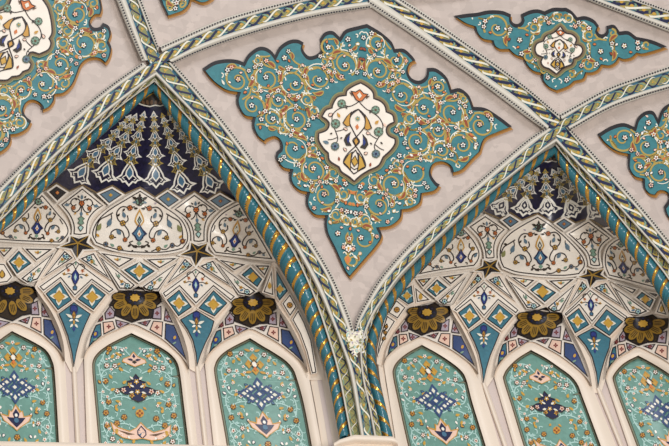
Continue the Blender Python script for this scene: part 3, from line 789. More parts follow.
def medallion(pts, car, fr, lab, c, spirals, nfl, seed, field='teal', cs=(36, 48), gilt_shift=(1.2, 2.4), mirror=True, cfr=None):
    P = smooth_cusps(runs(pts)); t = thing('floral_medallion', lab, 'medallion', c, S_MED, 'floral tile medallions')
    g = Part(); G = P + np.array(gilt_shift)  # gilt edge plate, shifted down and to the right
    gi = G
    g.poly(gi, S_MED, 'edge_gold', .01, 20); g.skirt(gi, S_MED, 'edge_gold', .01, -.02); sub(g, 'gilt_edge', t, t)
    g = Part(); Pk = P + np.array([-.1, -.7]); g.poly(Pk, S_MED, 'black', .03, 20); g.skirt(Pk, S_MED, 'black', .03, -.02); sub(g, 'black_outline', t, t)
    g = Part(); Pi = inset(P, 2.0)
    # the face sits a little lower on its black rim so more rim shows along the top
    Pf = Pi + np.array([0.1, 1.2])
    g.poly(Pf, S_MED, field, .036, 12); f = sub(g, 'tile_field', t, t)
    hole = None
    if car is not None:
        hole = smooth_cusps(runs(car), 2.0)
    v = Part(); pen = Pen(v, S_MED, fr, mirror, inset(P, 3.0), .036)
    arabesque(pen, P, hole, fr, seed, spirals, nfl)
    if car is not None and seed == 3:
        pen.flower((0, -118), 3.6, 'white', 'gold', k=6); pen.leaf((0, -126), -1.57, 8, 2.0, 'orange', 'ochre'); pen.leaf((5, -124), -.6, 6, 1.2, 'pale')
        for sg in (-1, 1):
            pen.flower((140 * sg, 14), 2.6, 'white', 'orange'); 
        pen.leaf((146, 14), .0, 8, 1.2, 'pale'); pen.leaf((134, 20), 1.0, 6, 1.2, 'pale')
    sub(v, 'vine_scrolls', t, t)
    if car is not None:
        g = Part(); g.ribbon(hole, 8.0, S_MED, 'olive', .050, True); g.ribbon(hole, 5.4, S_MED, 'halo', .053, True)
        g.poly(hole, S_MED, 'cell_white', .058, 12); g.ribbon(hole, 1.5, S_MED, 'dark_line', .060, True)
        k = sub(g, 'cartouche', t, t)
        cc = hole.mean(0); lo, hi = hole.min(0), hole.max(0)
        a = Part(); pen = Pen(a, S_MED, cfr or Frame(((lo[0] + hi[0]) / 2, (lo[1] + hi[1]) / 2), fr.ex, fr.ey), True, inset(hole, .5), .060)
        cartouche_art(pen, *cs); sub(a, 'blossom_spray', k, t)
    return t

FC = Frame((357, 130), (1, .187), (.0714, -1))
spC = [(33, 60, 12, 200, 1), (14, 82, 8, 60, -1), (66, 46, 12, 90, -1), (96, 36, 11, 200, 1), (122, 27, 9, 60, -1), (62, 14, 12, 300, 1), (91, 10, 11, 120, -1), (60, -20, 13, 40, 1), (86, -14, 8, 200, -1), (34, -70, 13, 150, -1), (12, -92, 8, 20, 1), (60, -52, 10, 260, 1), (44, 84, 7, 10, 1), (20, -66, 7, 10, -1)]
medallion(MED_C, CAR_C, FC, 'large complete turquoise floral medallion with cream cartouche between the two arches', (357, 130), spC, 190, 3)
FU = Frame((560, 48), (1, .14), (.09, -1))
spU = [(30, 24, 9, 100, 1), (44, 4, 9, 10, -1), (64, 12, 8, 200, 1), (30, -18, 6, 40, 1), (84, 3, 5, 20, -1)]
medallion(MED_U, CAR_U, FU, 'wide flattened turquoise medallion with small cream cartouche above the right arch', (560, 48), spU, 80, 5, cs=(22, 23), gilt_shift=(1.2, 2.2))
FL = Frame((12, 36), (.92, .39), (.39, -.92))
spL = [(48, -14, 12, 20, 1), (50, 14, 11, 200, -1), (62, 34, 11, 100, 1), (30, -34, 10, 60, -1), (26, -54, 11, 240, 1), (4, -50, 10, 120, 1), (70, 8, 8, 300, 1), (-16, -58, 10, 0, 1), (8, -76, 9, 10, -1)]
medallion(MED_L, CAR_L, FL, 'turquoise medallion cut off by the upper left corner with part of a cream cartouche', (40, 60), spL, 120, 9, 'teal', (36, 44), (1.0, 2.4), False, Frame((14, 36), (.92, .39), (.39, -.92)))
FRt = Frame((675, 160), (1, .1), (.05, -1))
spR = [(-32, 4, 9, 0, 1), (-52, 26, 7, 30, -1), (-18, 30, 9, 200, 1), (-12, -8, 8, 100, -1), (-24, -20, 7, 100, 1), (-6, 52, 7, 0, 1), (-2, -46, 7, 40, 1)]
medallion(MED_R, None, FRt, 'turquoise floral medallion without cartouche cut off by the right edge', (650, 150), spR, 80, 11, mirror=False)
FT = Frame((185, -14), (1, -.3), (.1, -1))
medallion(MED_T, None, FT, 'turquoise pointed medallion tip cut off at the top edge beside the left rib crossing', (175, 2), [(-10, -10, 6, 40, 1), (8, -6, 6, 40, -1)], 12, 13, mirror=False)

exec_bay = True
# ================================================================== THE TWO BAYS
# rosette half-dome openings: key points of each
RK = ['top', 'oL', 'oR', 'fA', 'lT', 'rT', 'mC']
ROS = {
 'L0': [(16, 281), (-12, 288), (34.5, 287), (13, 323), (-40, 358), (65, 361), (10, 291)],
 'L1': [(138.7, 286), (118, 291.4), (159, 292), (132, 324), (84, 357.5), (189.5, 369), (135, 297.7)],
 'L2': [(259, 291.5), (238.5, 297.5), (274.5, 299), (250.5, 329), (204.8, 363), (308, 372), (253, 302.6)],
 'R0': [(435.3, 302), (415.3, 306.5), (450, 306.3), (422, 337), (383.8, 365), (478.5, 374), (427, 312.3)],
 'R1': [(546, 307), (525, 311.8), (562, 313.4), (531.3, 341.5), (494, 377), (592, 386), (537, 317.3)],
 'R2': [(652.7, 314), (633, 316.8), (668, 318.5), (638.5, 347), (605.6, 379), (698, 392), (643, 323.6)]}
RW = {k: tps_fit(ROS['L1'], v) for k, v in ROS.items()}
ARC_F = [(84, 357.5), (86.5, 351), (92, 344), (103, 336), (118, 329), (132, 324), (147, 330), (161, 338), (172, 347), (183, 358), (189.5, 369)]
BAND_L = [(118, 291.4), (111, 302), (104.8, 310.3), (97.5, 320.4), (91.4, 331), (86.5, 344), (84, 357.5)]
BAND_R = [(159, 292), (167, 304.5), (174, 315), (179.3, 326), (184, 338), (188, 353), (189.5, 369)]

PK = ['sC', 'sL', 'sR', 'ap', 'Lc', 'Rc', 'LT', 'LL', 'LR', 'LB', 'RT', 'RR', 'RB', 'RL', 'CB', 'KT', 'KL', 'KR', 'KB']
PEN = {
 'P1': [(77.7, 243), (61, 246.4), (94, 248.5), (76, 259.4), (38, 284.5), (115, 288.5), (60.5, 281.5), (45.5, 293.7), (72.2, 300), (58, 310.2), (91.7, 283.5), (106, 294.6), (93.6, 310), (77.6, 299), (74.8, 295.5), (74, 302), (58.5, 313.6), (90.8, 313.8), (74, 367)],
 'P2': [(197, 251), (181.6, 254.2), (213, 256.2), (195.7, 267), (162, 291), (236, 295.5), (179.2, 289.5), (166.5, 299.8), (192, 307), (178.5, 316.3), (213.5, 290), (227.5, 303), (214.5, 316.5), (198.3, 308), (196, 303.5), (196.5, 310), (180, 319.5), (214.5, 321), (197, 366.5)],
 'P3': [(489.8, 266.3), (475.7, 270.2), (500, 271.8), (484.3, 280.4), (453, 308.5), (519.3, 309.2), (470.5, 303), (457.9, 312.5), (481, 319), (468.5, 329), (498.5, 303.5), (513.4, 315.5), (501.5, 329.5), (486.7, 319), (484, 316), (483.8, 321.5), (469, 332), (500, 333), (483.5, 383)],
 'P4': [(592.3, 275), (579.7, 276.5), (606.4, 278.8), (590, 288.5), (564, 313), (628, 316), (579, 307.8), (566.6, 317.5), (589.5, 324.8), (575, 333.5), (606.4, 309), (623.6, 321.5), (609.5, 336), (593.7, 325.3), (592, 321.8), (593, 327.5), (577, 336), (611, 338.3), (598, 388)]}
PEN = {k: dict(zip(PK, v)) for k, v in PEN.items()}
STAR = {
 'P1': [(71, 236.2), (88.9, 235.5), (94.5, 248.6), (77.2, 257.6), (60.5, 246.6)],
 'P2': [(191.4, 242.8), (207, 243.6), (213.6, 256.4), (195.8, 265.4), (181, 254.4)],
 'P3': [(484, 260.3), (497.5, 259.6), (500.7, 272), (485, 278), (475, 270.4)],
 'P4': [(587.3, 269), (603.6, 269), (607, 279), (590, 287.2), (579, 276.7)]}
# facets between the pendentives: upper-left, upper-right triangle, diamond, left sliver, right sliver
BET = {
 'L0': dict(tl=[(-6, 246.5), (15, 246.5), (4, 258.5)], tr=[(22.5, 247.5), (55.5, 248), (36.5, 261.5)], dm=[(18.8, 248.5), (34, 263.4), (16.7, 276), (6.7, 261.3)], sl=None, sr=[(56, 250), (38.5, 280), (27.5, 283.8), (19.5, 278.5)], sm=[(-8, 262), (5, 263), (13.5, 277), (8, 283), (-8, 285)]),
 'L1': dict(tl=[(98, 251.5), (136.5, 258), (119, 268.5)], tr=[(143.5, 258.5), (180, 257), (159.5, 269.5)], dm=[(140, 259.8), (157.8, 271), (138.7, 283.8), (121, 269.6)], sl=[(97.5, 254), (136.5, 285), (131, 290), (119, 289.6)], sr=[(180, 260), (158.5, 290.5), (145.5, 290.8), (141, 286.5)]),
 'L2': dict(tl=[(216.5, 258.5), (248.5, 264), (234, 271.5)], tr=[(253, 264.3), (271, 264.5), (265, 277.5)], dm=[(250.6, 264.8), (264.2, 279), (257.8, 289.4), (239, 274.8)], sl=[(214.5, 260.8), (257.3, 291.3), (250, 296.4), (238.5, 294.2)], sr=None, sm=[(272.2, 267), (274.6, 296.8), (262, 292.6)]),
 'R0': dict(tl=[(415.5, 278.8), (434, 276.5), (423, 288.6)], tr=[(440, 276), (467, 272.2), (451, 285.5)], dm=[(437, 277.2), (449.8, 287.3), (435.6, 299), (424.4, 290)], sl=None, sr=[(468.5, 274), (451, 303.5), (440.5, 304.3), (437, 300.5)], sm=[(413.7, 285), (432.5, 300.6), (416, 303.4)]),
 'R1': dict(tl=[(508, 275.5), (537, 279.3), (526, 288.6)], tr=[(546, 279.8), (577, 277.8), (560.5, 291)], dm=[(538.8, 280.4), (559, 292.2), (544.8, 304.2), (527.5, 289.8)], sl=[(506.5, 278), (542.8, 305.6), (536, 309.8), (526.5, 309)], sr=[(578, 281), (560.5, 312), (550.3, 311.8), (546.3, 307)]),
 'R2': dict(tl=[(611.5, 281.5), (638, 289), (632.8, 295)], tr=[(645, 291), (659.5, 293.5), (656, 298.3)], dm=[(641.7, 289.8), (655.8, 299.2), (650.3, 310.2), (633.8, 297.7)], sl=[(611, 284.5), (649.5, 311.3), (640, 315.4), (629, 313.5)], sr=None, sm=[(661, 296.5), (668.5, 316.5), (655, 313)])}

# depth of the recess behind the arch, by control points
arcL = [(0, 233), (46, 190), (89, 147), (115, 124), (139, 104), (153, 95), (170, 112), (188, 136), (211, 164), (237, 199), (257, 227), (274, 256), (287, 278), (303, 308), (315, 340), (328, 376), (340, 440), (346, 480), (-30, 262), (-45, 320), (-45, 480)]
arcR = [(395, 480), (392, 438), (378, 378), (376, 350), (381, 331), (389, 314), (400, 296), (417, 275), (440, 252), (463, 229), (484, 210), (510, 187), (538, 166), (555, 154), (572, 181), (593, 205), (613, 231), (632, 255), (651, 281), (668, 308), (684, 345), (700, 400), (712, 480)]
inL = [((152, 140), .70), ((115, 158), .62), ((188, 163), .58), ((140, 190), 1.0), ((82, 188), .78), ((194, 194), .85), ((58, 203), .52), ((221, 204), .58), ((110, 197), .92), ((168, 199), .95),
       ((77.7, 243), .95), ((197, 251), .95), ((140, 225), 1.08), ((140, 255), 1.0), ((30, 225), .6), ((35, 245), .72), ((240, 235), .72), ((245, 260), .82), ((138, 272), .95), ((18, 264), .66), ((252, 278), .74),
       ((138.7, 287), .90), ((16, 281), .66), ((258, 291), .72), ((76, 260), .93), ((196, 268), .93), ((37, 284), .74), ((117, 290), .85), ((161, 291), .85), ((237, 296), .76), ((75, 298), .78), ((196, 306), .78),
       ((74, 313), .72), ((197, 321), .72), ((74, 368), .62), ((197, 367), .62), ((132, 326), .72), ((13, 326), .62), ((250, 332), .64), ((10, 400), .60), ((138, 400), .64), ((262, 400), .58), ((10, 480), .60), ((148, 480), .64), ((275, 480), .58), ((78, 480), .63), ((210, 480), .63), ((310, 374), .42)]
warpLR = tps_fit([(153, 95), (46, 190), (237, 199), (77.7, 243), (197, 251), (132, 326), (13, 326), (250, 332), (74, 368), (197, 367), (10, 480), (148, 480), (275, 480), (303, 308), (0, 233)],
                 [(555, 154), (484, 210), (613, 231), (489.8, 266.3), (592.3, 275), (531, 343), (422, 339), (638, 349), (483, 383), (598, 388), (455, 480), (572, 480), (690, 480), (678, 325), (440, 252)], 5.0)
inR = [(tuple(warpLR([a])[0]), h) for a, h in inL[:-1]]
def bay_depth(arc, inn):
    f = tps_fit(arc + [a for a, _ in inn], np.array([.27] * len(arc) + [h for _, h in inn]), 60.0)
    g = f(np.c_[_gx.ravel(), _gy.ravel()])[:, 0].reshape(_gx.shape)
    return np.clip(g, .15, 1.25)
HB = {'L': bay_depth(arcL, inL), 'R': bay_depth(arcR, inR)}
SB = {k: Surf(lambda x, y, g=TB + v: look(g, x, y)) for k, v in HB.items()}
def SBo(k, o): return Surf(lambda x, y, g=TB + HB[k] + o: look(g, x, y))
def bowl(surf, poly, depth, reach):                        # concave cell: deeper away from its rim
    P = np.asarray(poly, float)
    return Surf(lambda x, y: surf.f(x, y) + depth * (.5 - .5 * np.cos(math.pi * np.clip(edge_dist(P, np.asarray(x, float), np.asarray(y, float)) / reach, 0, 1))))

SIDE = {'L': 'left', 'R': 'right'}
G = lambda s: s

# ------------------------------------------------------------------ hoods
def palmette(pen_part, surf, c, ang, w, h, m, solid=False, off=O2, inner='steel_blue'):
    ca, sa = math.cos(ang), math.sin(ang)
    def loc(p):
        p = np.asarray(p, float) * (w, h)
        return np.c_[c[0] + p[:, 0] * ca - p[:, 1] * sa, c[1] + p[:, 0] * sa + p[:, 1] * ca]
    half = [(0, -1.0), (.30, -.55), (.52, -.15), (.62, .15), (1.0, .42), (.66, .48), (.50, .70), (.28, .62), (0, .95)]
    full = np.array(half + [(-a, b) for a, b in half[::-1][1:-1]])
    lw = max(.7, w * .125)
    if solid:
        pen_part.poly(loc(full), surf, m, off - .001, 6)
        pen_part.ribbon(loc(full * .66 + np.array([0, .06])), lw, surf, 'hood_blue', off + .001, True)
    pen_part.ribbon(loc(full), lw, surf, m, off, True)
    if solid:
        for sg in (-1, 1): pen_part.poly(loc([(sg * .45, .3), (sg * .8, .42), (sg * .5, .56)]), surf, 'hood_blue', off + .001, 6)
    lens = [(0, -.62), (.24, -.22), (.28, .08), (0, .44), (-.28, .08), (-.24, -.22)]
    pen_part.poly(loc(lens), surf, inner if not solid else 'hood_blue', off + .001, 6)
    pen_part.ribbon(loc(lens), lw * .8, surf, m, off + .002, True)
    for sg in (-1, 1):
        pen_part.ribbon(loc([(sg * .30, .15), (sg * .55, .35), (sg * .36, .5)]), lw * .7, surf, m, off + .002)
    if solid: pen_part.fan(loc([(0, -.25), (.1, -.05), (0, .15), (-.1, -.05)]), surf, 'white', off + .003)

HOOD = {
 'L': dict(cap=[(138.5, 103.5), (142, 100), (147, 96.5), (153.7, 93), (161, 97.5), (165.5, 104.5), (160, 106), (155, 105.2), (150, 106.6), (144, 105.4)],
           zig=[(43, 191), (46, 189.5), (56.5, 183), (69.5, 191.2), (82.4, 184.8), (97, 193), (112.2, 185.4), (125, 193.8), (140, 187.2), (155, 197), (167.7, 188.4), (181.5, 198.8), (194.4, 191.3), (207, 199.5), (220, 191.3), (234.5, 200.5), (238, 200)],
           cols=[[(131, 115), (108, 142), (92, 158), (77, 179)], [(138, 111), (122, 143), (110, 161), (103, 178)], [(145, 110), (137, 139), (131, 160), (129, 181)], [(153.5, 110), (155, 139), (155.5, 160), (156, 183)], [(161, 111), (170, 139), (177, 163), (183, 189)], [(167, 110), (184, 136), (200, 162), (213, 189)]], hs=1.0),
 'R': dict(cap=[(541, 161), (545, 157.5), (550, 154.5), (555, 152), (558, 156), (560, 160.5), (556, 161.8), (552, 160.6), (548, 162), (544, 161.2)],
           zig=[(484, 211), (486, 213), (500, 218.6), (510, 212.5), (522, 220.2), (537.5, 213.6), (553, 222.4), (564, 215.5), (575.5, 222.6), (588.5, 218.4), (603, 227), (613, 232)],
           cols=[[(533, 171), (519, 185), (508, 196), (498, 211)], [(539, 168), (531, 186), (526, 198), (523.5, 212)], [(545, 167), (546, 185), (547, 197), (548.5, 212)], [(551, 167), (560, 186), (567, 199), (574, 214)], [(556, 166), (573, 185), (587, 200), (598, 214)]], hs=.74)}
for k, d in HOOD.items():
    arc = arcL if k == 'L' else arcR
    edge = ([(43, 192), (56, 178.5), (68.5, 167), (80, 157), (93, 143), (106, 132), (119, 121), (133, 109), (146, 97), (153, 90), (162, 101), (172, 113), (188, 136), (204, 155), (220.4, 175.5), (238, 200)] if k == 'L' else
            [(484, 211), (509, 188), (521.5, 178), (538, 166), (550, 156), (555, 151), (561, 166), (572, 181), (582, 195.5), (593, 205), (603, 217), (613, 232)])
    t = thing('fluted_hood', 'dark blue fluted half dome hood with white palmettes inside the ' + SIDE[k] + ' arch', 'half dome', (edge[8][0], edge[8][1]), SB[k], 'dark blue hoods of the two arches')
    p = Part(); poly = np.r_[dense(edge, 4, False), dense(d['zig'][::-1], 4, False)[1:-1]]
    p.poly(poly, SB[k], 'hood_blue', 0, 6); p.skirt(poly, SB[k], 'hood_blue', 0, -.06)
    sub(p, 'blue_shell', t, t)
    p = Part(); p.ribbon(dense(d['zig'], 3, False), 1.5, SB[k], 'halo', .006); sub(p, 'zigzag_trim', t, t)
    p = Part(); p.poly(d['cap'], SB[k], 'umber', .012, 4); p.ribbon(dense(d['cap'], 2), 1.1, SB[k], 'semi_gold', .016, True)
    p.ribbon(dense(d['cap'][5:] + d['cap'][:1], 2, False), 1.2, SB[k], 'ridge', .018)
    cp = np.array(d['cap']).mean(0)
    for i in range(5): p.fan(ell(cp + ((i - 2) * 4.2 * d['hs'], .5), 1.5 * d['hs'], 2.6 * d['hs'], (i - 2) * .3), SB[k], 'brown', .02)
    sub(p, 'apex_cap', t, t)
    for col in d['cols']:
        c = catmull(col, 100)[::-1]; L = length(c); p = Part()
        s = 0.0; i = 0
        pos = 0.0
        while pos < L - 2:
            f = 1 - pos / L
            h = (14.5 if i % 2 == 0 else 10.5) * (.26 + .74 * f) * (d['hs'] ** .6) * .86; w = (12.8 if i % 2 == 0 else 9.2) * (.22 + .78 * f)
            if i == 0: pos = h * .62
            j = min(98, int(pos / L * 99)); a = math.atan2(*(c[j + 1] - c[j])[::-1]) + math.pi / 2
            palmette(p, SB[k], c[j], a, w, h, 'white' if i % 2 == 0 else 'vine_gold', i == 0 and k == 'R', O2 + .001 * (i % 2))
            pos += h * 1.16; i += 1
        sub(p, 'palmette_column', t, t)

# ------------------------------------------------------------------ facets: bordered tile plates
def star4(pen, c, r, m1='gold', m2='pale'):
    for i in range(4):
        a = i * math.pi / 2 + math.pi / 4 + .78
        pen.leaf((c[0], c[1]), a, r * 1.0, r * .32, m2)
    o = []
    for i in range(8):
        a = i * math.pi / 4 + .78; R = r * (.62 if i % 2 else .42); o.append((c[0] + R * math.cos(a), c[1] + R * math.sin(a)))
    pen.shape(o, m1, 'ochre', .8, O3)

def plate(poly, surf, lift, field, name, parent, root, border=1.6, line=1.25, rim='cream', art=None, mirror=False, fr=None, linecol='dark_line', extra=0):
    s = plane(surf, poly, lift); p = Part()
    p.poly(poly, s, rim, 0, 6); p.skirt(dense(poly, 5), s, rim, 0, -.05)
    q = inset(poly, border)
    p.poly(q, s, linecol, .004, 6)
    p.poly(inset(q, line), s, field, .008, 6)
    o = sub(p, name, parent, root)
    if art:
        a = Part(); c = np.mean(poly, 0)
        pen = Pen(a, s, fr or Frame(c), mirror, inset(q, line * .6), .009); art(pen)
        if a.n: sub(a, 'inlay_motif', o, root)
    return o

def fr_axis(a, b, s=1.0):
    """frame at the middle of a..b with y running from a to b"""
    a = np.array(a, float); b = np.array(b, float); v = b - a; L = np.hypot(*v); v /= L
    return Frame((a + b) / 2, (-v[1], v[0]), v, s), L

def fleur(pen):
    pen.leaf((0, -1.5), math.pi / 2, 4.2, 1.3, 'gold', None)
    for sg in (-1, 1): pen.leaf((0, -1), math.pi / 2 + sg * 1.15, 5.4, 1.1, 'gold' if sg > 0 else 'leaf_green', None)
    pen.fill(ell((0, -1), 1.2, 1.2, 0, 6), 'rust', O3, True)

def sprig(L):
    def f(pen):
        pen.line([(0, -L * .42), (1.2, -L * .15), (-1.0, L * .1), (.6, L * .35)], .7, 'dark_line')
        pen.flower((.4, -L * .28), 2.5, 'pale_teal', 'royal', 'dark_line', 5)
        pen.flower((-.6, -L * .02), 2.0, 'gold', 'rust', None, 5)
        pen.leaf((.4, L * .12), 1.2, 4.6, 1.1, 'leaf_green'); pen.leaf((-.4, -L * .14), 2.6, 4.2, 1.0, 'steel_blue'); pen.leaf((.6, L * .2), 2.2, 3, .6, 'leaf_green')
    return f

def facet_group(key, lab):
    k = key[0]; d = BET[key]; c = np.mean(d['dm'], 0)
    t = thing('muqarnas_facets', lab, 'muqarnas facets', c, SB[k], 'faceted muqarnas panels above the niches')
    # white ground
    pts = [q for n in ('tl', 'tr', 'dm', 'sl', 'sr') if d.get(n) for q in d[n]]
    A = np.array(pts); cc = A.mean(0)
    hull = convex(A); hull = cc + (hull - cc) * 1.02
    p = Part(); p.poly(hull, SBo(k, .045), 'cream', 0, 8); sub(p, 'white_ground', t, t)
    top = np.mean([d['dm'][0]], 0)
    for n in ('tl', 'tr'):
        b = np.mean(d[n], 0)
        plate(d[n], SB[k], .0, 'cell_white', 'triangle_panel', t, t, 1.0, 1.25, art=fleur, fr=Frame(b, s=.75))
    fr, L = fr_axis(d['dm'][2], d['dm'][0])
    plate(d['dm'], SB[k], .015, 'tile_teal', 'diamond_panel', t, t, 1.5, 1.0, art=lambda pen: star4(pen, (0, 0), 9.4), fr=Frame(np.mean(d['dm'], 0), s=min(1, L / 24) * min(1, math.dist(d['dm'][1], d['dm'][3]) / 31)))
    for n in ('sl', 'sr'):
        if d.get(n):
            q = d[n]; lowm = (np.array(q[1]) + np.array(q[2]) + (np.array(q[3]) if len(q) > 3 else 0)) / (3 if len(q) > 3 else 2)
            fr, L = fr_axis(lowm, q[0]); fr.c = fr.c * .45 + lowm * .55
            plate(q, SB[k], .0, 'cell_white', 'sliver_panel', t, t, 1.0, 1.25, art=sprig(L * .6), fr=fr)
    if d.get('sm'):
        b = np.mean(d['sm'], 0)
        plate(d['sm'], SB[k], .0, 'cell_white', 'small_panel', t, t, 1.2, 1.0, art=lambda pen: pen.leaf((0, -4), math.pi / 2, 8, 2.2, 'gold', 'brown'), fr=Frame(b, s=.9))

def convex(P):
    P = sorted(map(tuple, P)); 
    def half(P):
        h = []
        for q in P:
            while len(h) > 1 and (h[-1][0] - h[-2][0]) * (q[1] - h[-2][1]) - (h[-1][1] - h[-2][1]) * (q[0] - h[-2][0]) <= 0: h.pop()
            h.append(q)
        return h
    a, b = half(P), half(P[::-1])
    return np.array(a[:-1] + b[:-1])

facet_group('L0', 'turquoise diamond panel with white triangles above the niche at the far left edge')
facet_group('L1', 'turquoise diamond panel with white slivers between the two stars of left arch')
facet_group('L2', 'turquoise diamond panel with white triangles by the right rope of the left arch')
facet_group('R0', 'turquoise diamond panel with white triangles by the left rope of the right arch')
facet_group('R1', 'turquoise diamond panel with white slivers between the two stars of right arch')
facet_group('R2', 'glinting turquoise diamond panel with white triangles close to the right edge')

# ------------------------------------------------------------------ ground of the stalactite vault behind the cells and facets
for k, lab in (('L', 'cream ground of the stalactite vault showing as bands between cells under the left arch'), ('R', 'cream ground of the stalactite vault showing as bands between cells under the right arch')):
    z = HOOD[k]['zig']
    if k == 'L': low = [(276, 262), (274.5, 299), (259, 291), (238.5, 297), (214, 300), (196.5, 290), (180, 299), (159, 291), (138.7, 285.5), (118, 291), (95, 292), (76, 280), (55, 290), (34.5, 286.5), (16, 280.5), (-12, 287), (-45, 275), (-40, 262), (0, 232)]
    else: low = [(632, 254), (663, 292), (668, 318), (652.7, 313.5), (633, 316.5), (610, 318), (591, 308), (576, 320), (562, 313), (546, 306.5), (525, 311.5), (503, 314), (484, 302), (468, 314), (450, 306), (435.3, 301.5), (415.3, 306), (412, 281), (440, 252), (463, 228)]
    t = thing('muqarnas_ground', lab, 'vault ground', z[8], SB[k], 'grounds of the stalactite vaults')
    sg = SBo(k, .075); p = Part(); q = dense(np.r_[z, low], 5); p.poly(q, sg, 'cream', 0, 6); p.skirt(q, sg, 'cream', 0, -.2); sub(p, 'cream_shell', t, t)
# ------------------------------------------------------------------ stars
for key, lab in (('P1', 'dark five pointed star in left arch, the left one of its pair'), ('P2', 'dark five pointed star in left arch, the right one of its pair'),
                 ('P3', 'dark five pointed star in right arch, the left one of its pair'), ('P4', 'dark five pointed star in right arch, the right one of its pair')):
    k = 'L' if key in ('P1', 'P2') else 'R'; tips = np.array(STAR[key]); c = np.array(PEN[key]['sC'])
    t = thing('star_boss', lab, 'star', c, SB[k], 'dark stars of the muqarnas')
    out = []
    for i in range(5):
        out.append(tips[i]); m = (tips[i] + tips[(i + 1) % 5]) / 2; out.append(c + (m - c) * .62)
    out = np.array(out); s = SB[k]
    p = Part(); big = c + (out - c) * 1.28
    p.poly(big, s, 'cream', .0, 6); p.skirt(big, s, 'cream', 0, -.1); sub(p, 'white_rim', t, t)
    p = Part(); O = s.pts(out[:, 0], out[:, 1], .012); Cn = s.pts(c[:1], c[1:], .05)
    p.raw(np.r_[O, Cn], [(i, 10, (i + 1) % 10) for i in range(10)], 'black'); sub(p, 'star_face', t, t)
    p = Part()
    for i in range(5):
        q = np.array([c, tips[i]]); P0 = dense(q, 3, False); w = np.linspace(1.5, .7, len(P0)); 
        A = P0 + 0; d = (tips[i] - c) / np.hypot(*(tips[i] - c)); nn = np.array([-d[1], d[0]])
        L_ = A + nn * w[:, None] / 2; R_ = A - nn * w[:, None] / 2
        off = np.linspace(.056, .018, len(P0))
        tt = lambda Q: CAM + (s.f(Q[:, 0], Q[:, 1]) - off)[:, None] * rays(Q[:, 0], Q[:, 1])
        n = len(P0); p.raw(np.r_[tt(L_), tt(R_)], [(j, j + 1, n + j + 1, n + j) for j in range(n - 1)], 'semi_gold')
    sub(p, 'gilt_ridges', t, t)

# ------------------------------------------------------------------ white arabesque cells and kites over the stars
def cell_art(sx, sy, rnd, side=False):
    def f(pen):
        def q(pts): return [((a - 318) / 256 * sx, (373 - b) / 301 * sy) for a, b in pts]
        w = 1.2; z = 1.12 * sx / 46
        def fl(c, r, a='orange', b='brown'): pen.flower(q([c])[0], r * z, a, b, 'brown', 4, .4)
        def lf(c, a, L, col): pen.leaf(q([c])[0], a, L * z, L * .27 * z, col, None)
        pen.line(q([(345, 148), (372, 156), (415, 150), (444, 180), (438, 220), (410, 241), (382, 226), (386, 198)]), w, 'dark_line')
        pen.line(q([(408, 244), (382, 278), (374, 312), (394, 332)]), w, 'dark_line')
        pen.line(q([(398, 330), (412, 288), (446, 276), (474, 294), (470, 318), (446, 322)]), w, 'dark_line')
        pen.line(q([(466, 184), (500, 204), (538, 226), (556, 270), (560, 336)]), w, 'dark_line')
        pen.line(q([(476, 190), (474, 226), (500, 268)]), w * .8, 'dark_line')
        pen.line(q([(560, 336), (590, 318), (584, 290)]), w * .8, 'dark_line')
        pen.line(q([(350, 392), (384, 396), (426, 380), (468, 384), (502, 360), (536, 364), (560, 338)]), w * .9, 'dark_line')
        fl((372, 156), 2.2, 'orange', 'rust'); fl((410, 241), 2.3, 'gold', 'brown'); fl((396, 333), 1.9, 'orange', 'rust'); fl((471, 319), 2.0, 'gold', 'brown'); fl((560, 336), 2.1, 'rust', 'gold'); fl((426, 381), 2.0, 'gold', 'rust'); fl((503, 360), 2.0, 'slate', 'navy')
        lf((398, 212), 1.2, 6.0, 'slate'); lf((420, 306), .9, 6.5, 'slate'); lf((492, 262), 1.9, 8.0, 'slate'); lf((550, 286), 2.0, 7.5, 'olive'); lf((440, 205), 2.2, 3.5, 'umber'); lf((540, 320), .8, 4, 'ochre'); lf((586, 312), 1.4, 4, 'umber'); lf((456, 372), .6, 4.5, 'leaf_green'); lf((350, 160), 3.0, 4, 'umber'); lf((516, 210), .2, 4, 'umber'); lf((400, 160), -.9, 3.5, 'umber'); lf((524, 372), -.3, 4, 'slate'); lf((380, 372), 2.5, 4, 'umber')
        pen.flower(q([(318, 118)])[0], 3.6 * z, 'leaf_green', 'umber', 'dark_line', 6)
        lf((334, 108), .5, 5, 'umber'); lf((336, 122), -.2, 4, 'slate'); lf((318, 98), 1.57, 4, 'umber'); lf((398, 132), .5, 3, 'lilac')
        pen.shape(q([(318, 168), (336, 204), (342, 228), (328, 250), (318, 256), (308, 250), (294, 228), (300, 204)]), 'pale', 'ochre', 1.3)
        pen.shape(q([(318, 204), (328, 226), (318, 244), (308, 226)]), 'leaf_green', 'dark_line', .9)
        pen.shape(q([(318, 246), (336, 276), (356, 300), (342, 310), (332, 330), (318, 340), (304, 330), (294, 310), (280, 300), (300, 276)]), 'steel_blue' if not side else 'royal', 'navy', 1.2)
        pen.fill(q([(318, 276), (330, 300), (318, 318), (306, 300)]), 'pale', O4)
        pen.fill(q([(318, 290), (324, 302), (318, 310), (312, 302)]), 'orange', O4 + .002)
        pen.fill(q([(318, 336), (332, 352), (318, 366), (304, 352)]), 'leaf_green', O3)
        pen.line(q([(318, 372), (350, 366), (372, 350), (352, 340)]), 1.3, 'umber')
        pen.fill(q([(330, 362), (352, 364), (368, 352), (350, 376), (330, 380)]), 'umber')
    return f

